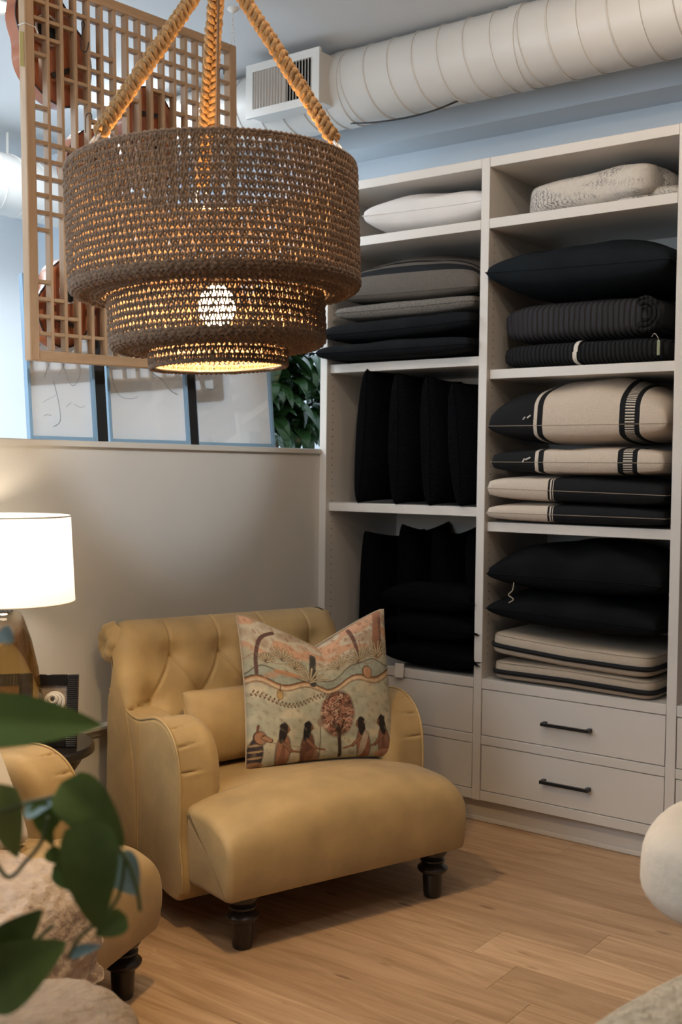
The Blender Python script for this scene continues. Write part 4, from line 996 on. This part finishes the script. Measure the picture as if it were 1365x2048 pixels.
colr = paint(NP).reshape(-1, 3); nb = len(V)-len(colr)
cc = np.ones((len(V), 4)); cc[:len(colr), :3] = colr; cc[len(colr):, :3] = (.46, .38, .26)
obj('cover', V, F, M_print, pc, sharp=0, col=cc)
sp = seam_path(None, 0, .280, .262, .05)
q = [(p[0], p[1]-NO*max(0, 1-abs(p[0]/.280)/.95)**1.25*min(1, max(0, (p[1]/.262+1)/2))**2*.262, 0) for p in sp]
MB().tube(q, .003, 5, closed=True).obj('piping', M_linenb, pc)
bevbox('label_tab', (.262, -.262, -.001), (.285, -.235, .001), M_tagw, pc, bev=0)

# ------------------------------------------------------------------ side table, table lamp and photo frames
TB = (-1.80, -.250)
tb = thing('side_table', 'black round side table with a tapering pedestal between the armchairs', 'table', (*TB, 0))
MB().lathe([(0, .585), (.205, .585), (.212, .578), (.212, .560), (.205, .556), (0, .556)][::-1], 48).obj('table_top', M_leg, tb, sharp=30)
MB().lathe([(.0, 0), (.15, 0), (.15, .012), (.06, .24), (.05, .30), (.06, .36), (.19, .556), (0, .556)], 48).obj('pedestal', M_leg, tb, sharp=30)
tl = thing('table_lamp', 'table lamp with amber glass body and glowing white drum shade', 'table lamp', (-1.872, -.238, .585))
MB().lathe([(0, 0), (.075, 0), (.098, .03), (.106, .09), (.104, .16), (.093, .24), (.075, .32), (.052, .385), (.035, .405), (0, .408)], 40).obj('amber_body', M_amber, tl, sharp=0)
MB().lathe([(.088, .0), (.112, .03), (.120, .09), (.117, .16), (.104, .245), (.084, .33), (.060, .40), (.050, .418), (0, .42)], 40).obj('glass_shell', M_clear, tl, sharp=0)
MB().lathe([(0, .42), (.03, .42), (.03, .438), (.012, .440), (.012, .47), (0, .47)], 24).obj('collar', M_steel, tl, sharp=30)
sh = MB(); sh.V = [(rr_*math.cos(2*math.pi*k/64), rr_*math.sin(2*math.pi*k/64), zz_) for rr_, zz_ in ((.214, .452), (.207, .582), (.200, .712)) for k in range(64)]
sh.F = [(i_*64+k, i_*64+(k+1) % 64, (i_+1)*64+(k+1) % 64, (i_+1)*64+k) for i_ in range(2) for k in range(64)]
sh.obj('lamp_shade', M_shade, tl)
MB().tube([(.214*math.cos(2*math.pi*k/64), .214*math.sin(2*math.pi*k/64), .452) for k in range(64)], .0022, 5, closed=True).obj('shade_ring', M_trim, tl)
MB().tube([(.2*math.cos(2*math.pi*k/64), .2*math.sin(2*math.pi*k/64), .712) for k in range(64)], .0022, 5, closed=True).obj('shade_ring', M_trim, tl)
lamp('table_lamp_light', 'POINT', (-1.872, -.238, .585+.60), 7, (1.0, .84, .64), shadow_soft_size=.05)
def photo_frame(label, loc, yaw, lean, w_, h_, seed):
    t = thing('photo_frame', label, 'frame', loc); t.rotation_euler = (rad(-lean), 0, rad(yaw))
    fw = .034
    for (lo, hi, ax) in (((-w_/2, 0, 0), (-w_/2+fw, .016, h_), 2), ((w_/2-fw, 0, 0), (w_/2, .016, h_), 2), ((-w_/2+fw, 0, 0), (w_/2-fw, .016, fw), 0), ((-w_/2+fw, 0, h_-fw), (w_/2-fw, .016, h_), 0)):
        m_ = bevbox('moulding', lo, hi, M_leg, t, bev=.002)
        rb = MB(); L = hi[ax]-lo[ax]; nr = int(L/.0062)
        for k in range(nr):
            c = lo[ax]+(k+.5)*L/nr
            if ax == 2: rb.tube([(lo[0]+.002, -.0005, c), (hi[0]-.002, -.0005, c)], .0019, 4)
            else: rb.tube([(c, -.0005, lo[2]+.002), (c, -.0005, hi[2]-.002)], .0019, 4)
        rb.obj('ribs', M_leg, m_)
    bevbox('backing', (-w_/2+.003, .016, .003), (w_/2-.003, .019, h_-.003), M_tan, t, bev=0)
    bevbox('picture_ground', (-w_/2+fw, .010, fw), (w_/2-fw, .014, h_-fw), mat('stone_ground%d' % seed, (.26, .21, .17) if seed == 1 else (.42, .26, .17), .8, var=.3, vscale=60), t, bev=0)
    if seed == 1:
        c0 = (.012, .008, h_*.62)
        for k, rr in enumerate((.028, .020, .012)):
            P = [(c0[0]+rr*math.cos(a)-.003*k, c0[1]-.002*k, c0[2]+rr*math.sin(a)+.004*k) for a in np.linspace(0, 2*math.pi, 24, endpoint=False)]
            MB().tube(P, .0058, 6, closed=True).obj('relief', M_bone, t)
        MB().lathe([(0, 0), (.009, 0), (.006, .012), (.011, .04), (.010, .052), (.012, .056), (.011, .068), (0, .068)], 14, (-.032, .006, fw+.03)).obj('relief', M_bone, t)
        P = [(c0[0]+.034*math.cos(a), .008, fw+.012+.03*math.sin(a)) for a in np.linspace(0, math.pi, 14)]; MB().tube(P, .005, 6).obj('relief', M_bone, t)
photo_frame('black ribbed photo frame holding pale shell shapes on the side table', (-1.785, -.345, .586), -50, 9, .168, .222, 1)
photo_frame('black ribbed photo frame cut off by the left picture edge', (-1.925, -.290, .586), -42, 10, .15, .235, 2)

# ------------------------------------------------------------------ throw and cushion on the left armchair
def blanket(name, label, loc, rotz, L, Wd, prof, mt, seed, amp=.012, n=60, m=40, thick=.02):
    f = noise2(seed); f2 = noise2(seed+3); P = spline(prof, 12); k = len(P); V = []; F = []
    for layer in (0, 1):
        for i in range(k):
            t_ = P[min(i+1, k-1)]-P[max(i-1, 0)]; t_ = t_/(np.linalg.norm(t_)+1e-9); nn = np.array([-t_[1], t_[0]])
            for j in range(m+1):
                s = -1+2*j/m; wv = amp*float(f(s*3, i*.09))+amp*.5*float(f2(s*8, i*.3)); q = P[i]+nn*(wv+(thick if layer else 0)*min(1, 4*(1-abs(s)))**.5)
                V.append((s*Wd/2*(1+.06*math.sin(i*.5+seed)), q[0], q[1]))
    st = k*(m+1)
    for i in range(k-1):
        for j in range(m):
            a = i*(m+1)+j; F.append((a, a+m+1, a+m+2, a+1)); F.append((st+a, st+a+1, st+a+m+2, st+a+m+1))
    for i in range(k-1):
        for j in (0, m):
            a = i*(m+1)+j; F.append((a, a+m+1, st+a+m+1, st+a))
    for j in range(m):
        for i in (0, k-1):
            a = i*(m+1)+j; F.append((a, a+1, st+a+1, st+a))
    return tag(obj(name, V, F, mt, loc=loc, rotz=rotz, sharp=0), label, 'blanket' if 'throw' in name else 'rug')
blanket('throw_blanket', 'cream fleece throw draped over the front of the left armchair', chl(-.12, 0, 0, CH2, A2), A2, 0, .38,
        [(.40, .470), (.25, .475), (.08, .474), (-.03, .462), (-.085, .42), (-.105, .34), (-.108, .26), (-.105, .20)], M_cream, 81, amp=.010)
pillow('cushion', 'white woven cushion leaning in the left armchair behind vine leaves', chl(.02, .30, .63, CH2, A2), .22, .20, .08, M_whitep, (66, 0, 18), seed=82, c=.06)

# fluffy ottoman in the near left corner
ot = thing('ottoman', 'fluffy beige fleece ottoman in the near left corner', 'ottoman', (-3.02, -1.60, 0), rad(30))
V, F, UVs = softbox(.30, .30, .52, .3, .45, n=60, m=40, seed=90, wob=.02); f = noise2(91); V = [(x_+.006*float(f(z_*40, y_*40)), y_+.006*float(f(x_*40, z_*40)), z_*1.0+.05) for x_, y_, z_ in V]
obj('cover', V, F, M_fleece, ot, sharp=0)
for sx_, sy_ in ((-1, -1), (1, -1), (1, 1), (-1, 1)): MB().lathe([(0, 0), (.02, 0), (.025, .06), (0, .06)], 12).obj('foot', M_leg, ot, loc=(sx_*.2, sy_*.2, 0))

# boucle chair and counter stool in the near right corner
sf = thing('boucle_chair', 'beige boucle chair back in the near right corner', 'chair', (-2.50, -2.86, 0), rad(-10))
V, F, UVs = softbox(.32, .34, .32, .3, .25, n=40, m=24, seed=95, wob=.012); obj('seat', [(x_, y_-.02, z_+.10) for x_, y_, z_ in V], F, M_boucle, sf, sharp=0)
V, F, UVs = softbox(.33, .10, .40, .5, .4, n=70, m=40, seed=96, wob=.010); obj('backrest', [(x_-.0, y_+.27, z_+.32) for x_, y_, z_ in V], F, M_boucle, sf, sharp=0)
for sx_, sy_ in ((-1, -1), (1, -1), (1, 1), (-1, 1)): MB().lathe([(0, 0), (.02, 0), (.026, .11), (0, .11)], 12).obj('leg', M_leg, sf, loc=(sx_*.25, sy_*.27, 0))
st = thing('counter_stool', 'counter stool with plump cream linen seat at the right edge', 'stool', (-1.905, -2.505, 0))
V, F, UVs = softbox(.20, .20, .205, .62, .85, n=40, m=24, seed=97, wob=.005); obj('seat', [(x_, y_, z_+.628) for x_, y_, z_ in V], F, M_creaml, st, sharp=0)
for k in range(4):
    a = rad(45+90*k); MB().tube([(.14*math.cos(a), .14*math.sin(a), 0), (.09*math.cos(a), .09*math.sin(a), .64)], .011, 8).obj('leg', M_black, st)
MB().tube([(.125*math.cos(2*math.pi*k/32), .125*math.sin(2*math.pi*k/32), .2) for k in range(32)], .008, 6, closed=True).obj('foot_ring', M_black, st)

# ------------------------------------------------------------------ vine plant in the near left corner
vp = thing('vine_plant', 'trailing green vine with heart-shaped leaves out of focus at lower left', 'plant', (-3.45, -2.02, 0))
MB().lathe([(0, 0), (.14, 0), (.14, .02), (.03, .03), (.03, 1.0), (.12, 1.02), (.12, 1.03), (0, 1.03)], 24).obj('stand', M_leg, vp)
MB().lathe([(0, 1.03), (.08, 1.03), (.11, 1.19), (.115, 1.20), (.10, 1.2), (.095, 1.17), (0, 1.17)], 28).obj('pot', M_bone, vp)
RX = Vector((.598, -.801, 0)).normalized(); NX = Vector((-.801, -.598, 0)).normalized(); UZ = Vector((0, 0, 1)); A0 = Vector((-3.312, -2.18, 1.072))
def vp_pt(x_, y_, d=0): return A0+RX*(x_*.000492)+UZ*((1700-y_)*.000492)-NX*d
def vleaf(b_, t_, wd, mt, tilt=0, droop=.5, d=0, heart=True, lift=0):
    B = vp_pt(*b_, d); T = vp_pt(*t_, d)-NX*lift; dv = T-B; L = dv.length*1.06; dv.normalize()
    nr = (NX+UZ*tilt).normalized(); nr = (nr-dv*nr.dot(dv)).normalized(); sd = nr.cross(dv)
    V, F = leaf_mesh(L, wd*.000492, droop, .18, 12, heart); mw = Matrix(((dv.x, sd.x, nr.x, B.x), (dv.y, sd.y, nr.y, B.y), (dv.z, sd.z, nr.z, B.z), (0, 0, 0, 1)))
    # start the curl so that the leaf ends where it should
    o = obj('leaf', V, F, mt, vp); o.matrix_local = Matrix.Translation(-Vector(vp.location)) @ mw @ Matrix.Rotation(-droop/2, 4, 'Y'); return o
vleaf((-150, 1440), (190, 1445), 112, M_leafbig, .5, .35, .0, False)
vleaf((112, 1572), (238, 1700), 105, M_leafp, .7, .8, .02)
vleaf((178, 1632), (196, 1850), 118, M_leafp, .1, .6, .0)
vleaf((95, 1745), (205, 1800), 60, M_leafp, .6, .5, .02)
vleaf((212, 1728), (262, 1806), 78, M_leaf_highlight, .8, .3, .03)
vleaf((262, 1812), (203, 1850), 52, M_leafp, .2, .3, -.02)
vleaf((-8, 1915), (82, 1822), 82, M_leafp, .2, .5, .0)
vleaf((-20, 1968), (138, 1870), 130, M_leafp, .4, .5, -.02)
vleaf((-14, 1575), (22, 1722), 80, M_leaflime, .1, .4, .02)
vleaf((25, 1650), (92, 1622), 40, M_leaf_highlight, .9, .4, .04)
vleaf((55, 1620), (85, 1715), 44, M_leafp, -.2, .5, .04)
vleaf((92, 1625), (72, 1700), 40, M_leafp, .2, .5, .05)
vleaf((70, 1730), (100, 1760), 36, M_leafp, .2, .5, .05)
vleaf((128, 1928), (194, 1908), 26, M_leaf_highlight, .9, .3, .02)
vleaf((-20, 1268), (8, 1290), 40, M_leaf_highlight, .5, .3, .03)
for P in ([(-250, 1500), (-60, 1625), (60, 1608), (115, 1598), (165, 1622), (205, 1675), (245, 1720), (268, 1780), (276, 1830)], [(-250, 1500), (-80, 1800), (0, 1958), (40, 1915), (80, 1880), (100, 1862)], [(245, 1720), (232, 1800), (195, 1848), (150, 1890), (130, 1930)], [(-60, 1625), (0, 1760), (45, 1730), (75, 1690), (88, 1640)], [(-260, 1480), (-130, 1425)], [(-240, 1500), (-60, 1330), (-20, 1268)]):
    MB().tube([tuple(Vector(q)-Vector(vp.location)) for q in spline([tuple(vp_pt(a, b_, .015)) for a, b_ in P], 8)], .0022, 6).obj('stem', M_stem, vp)
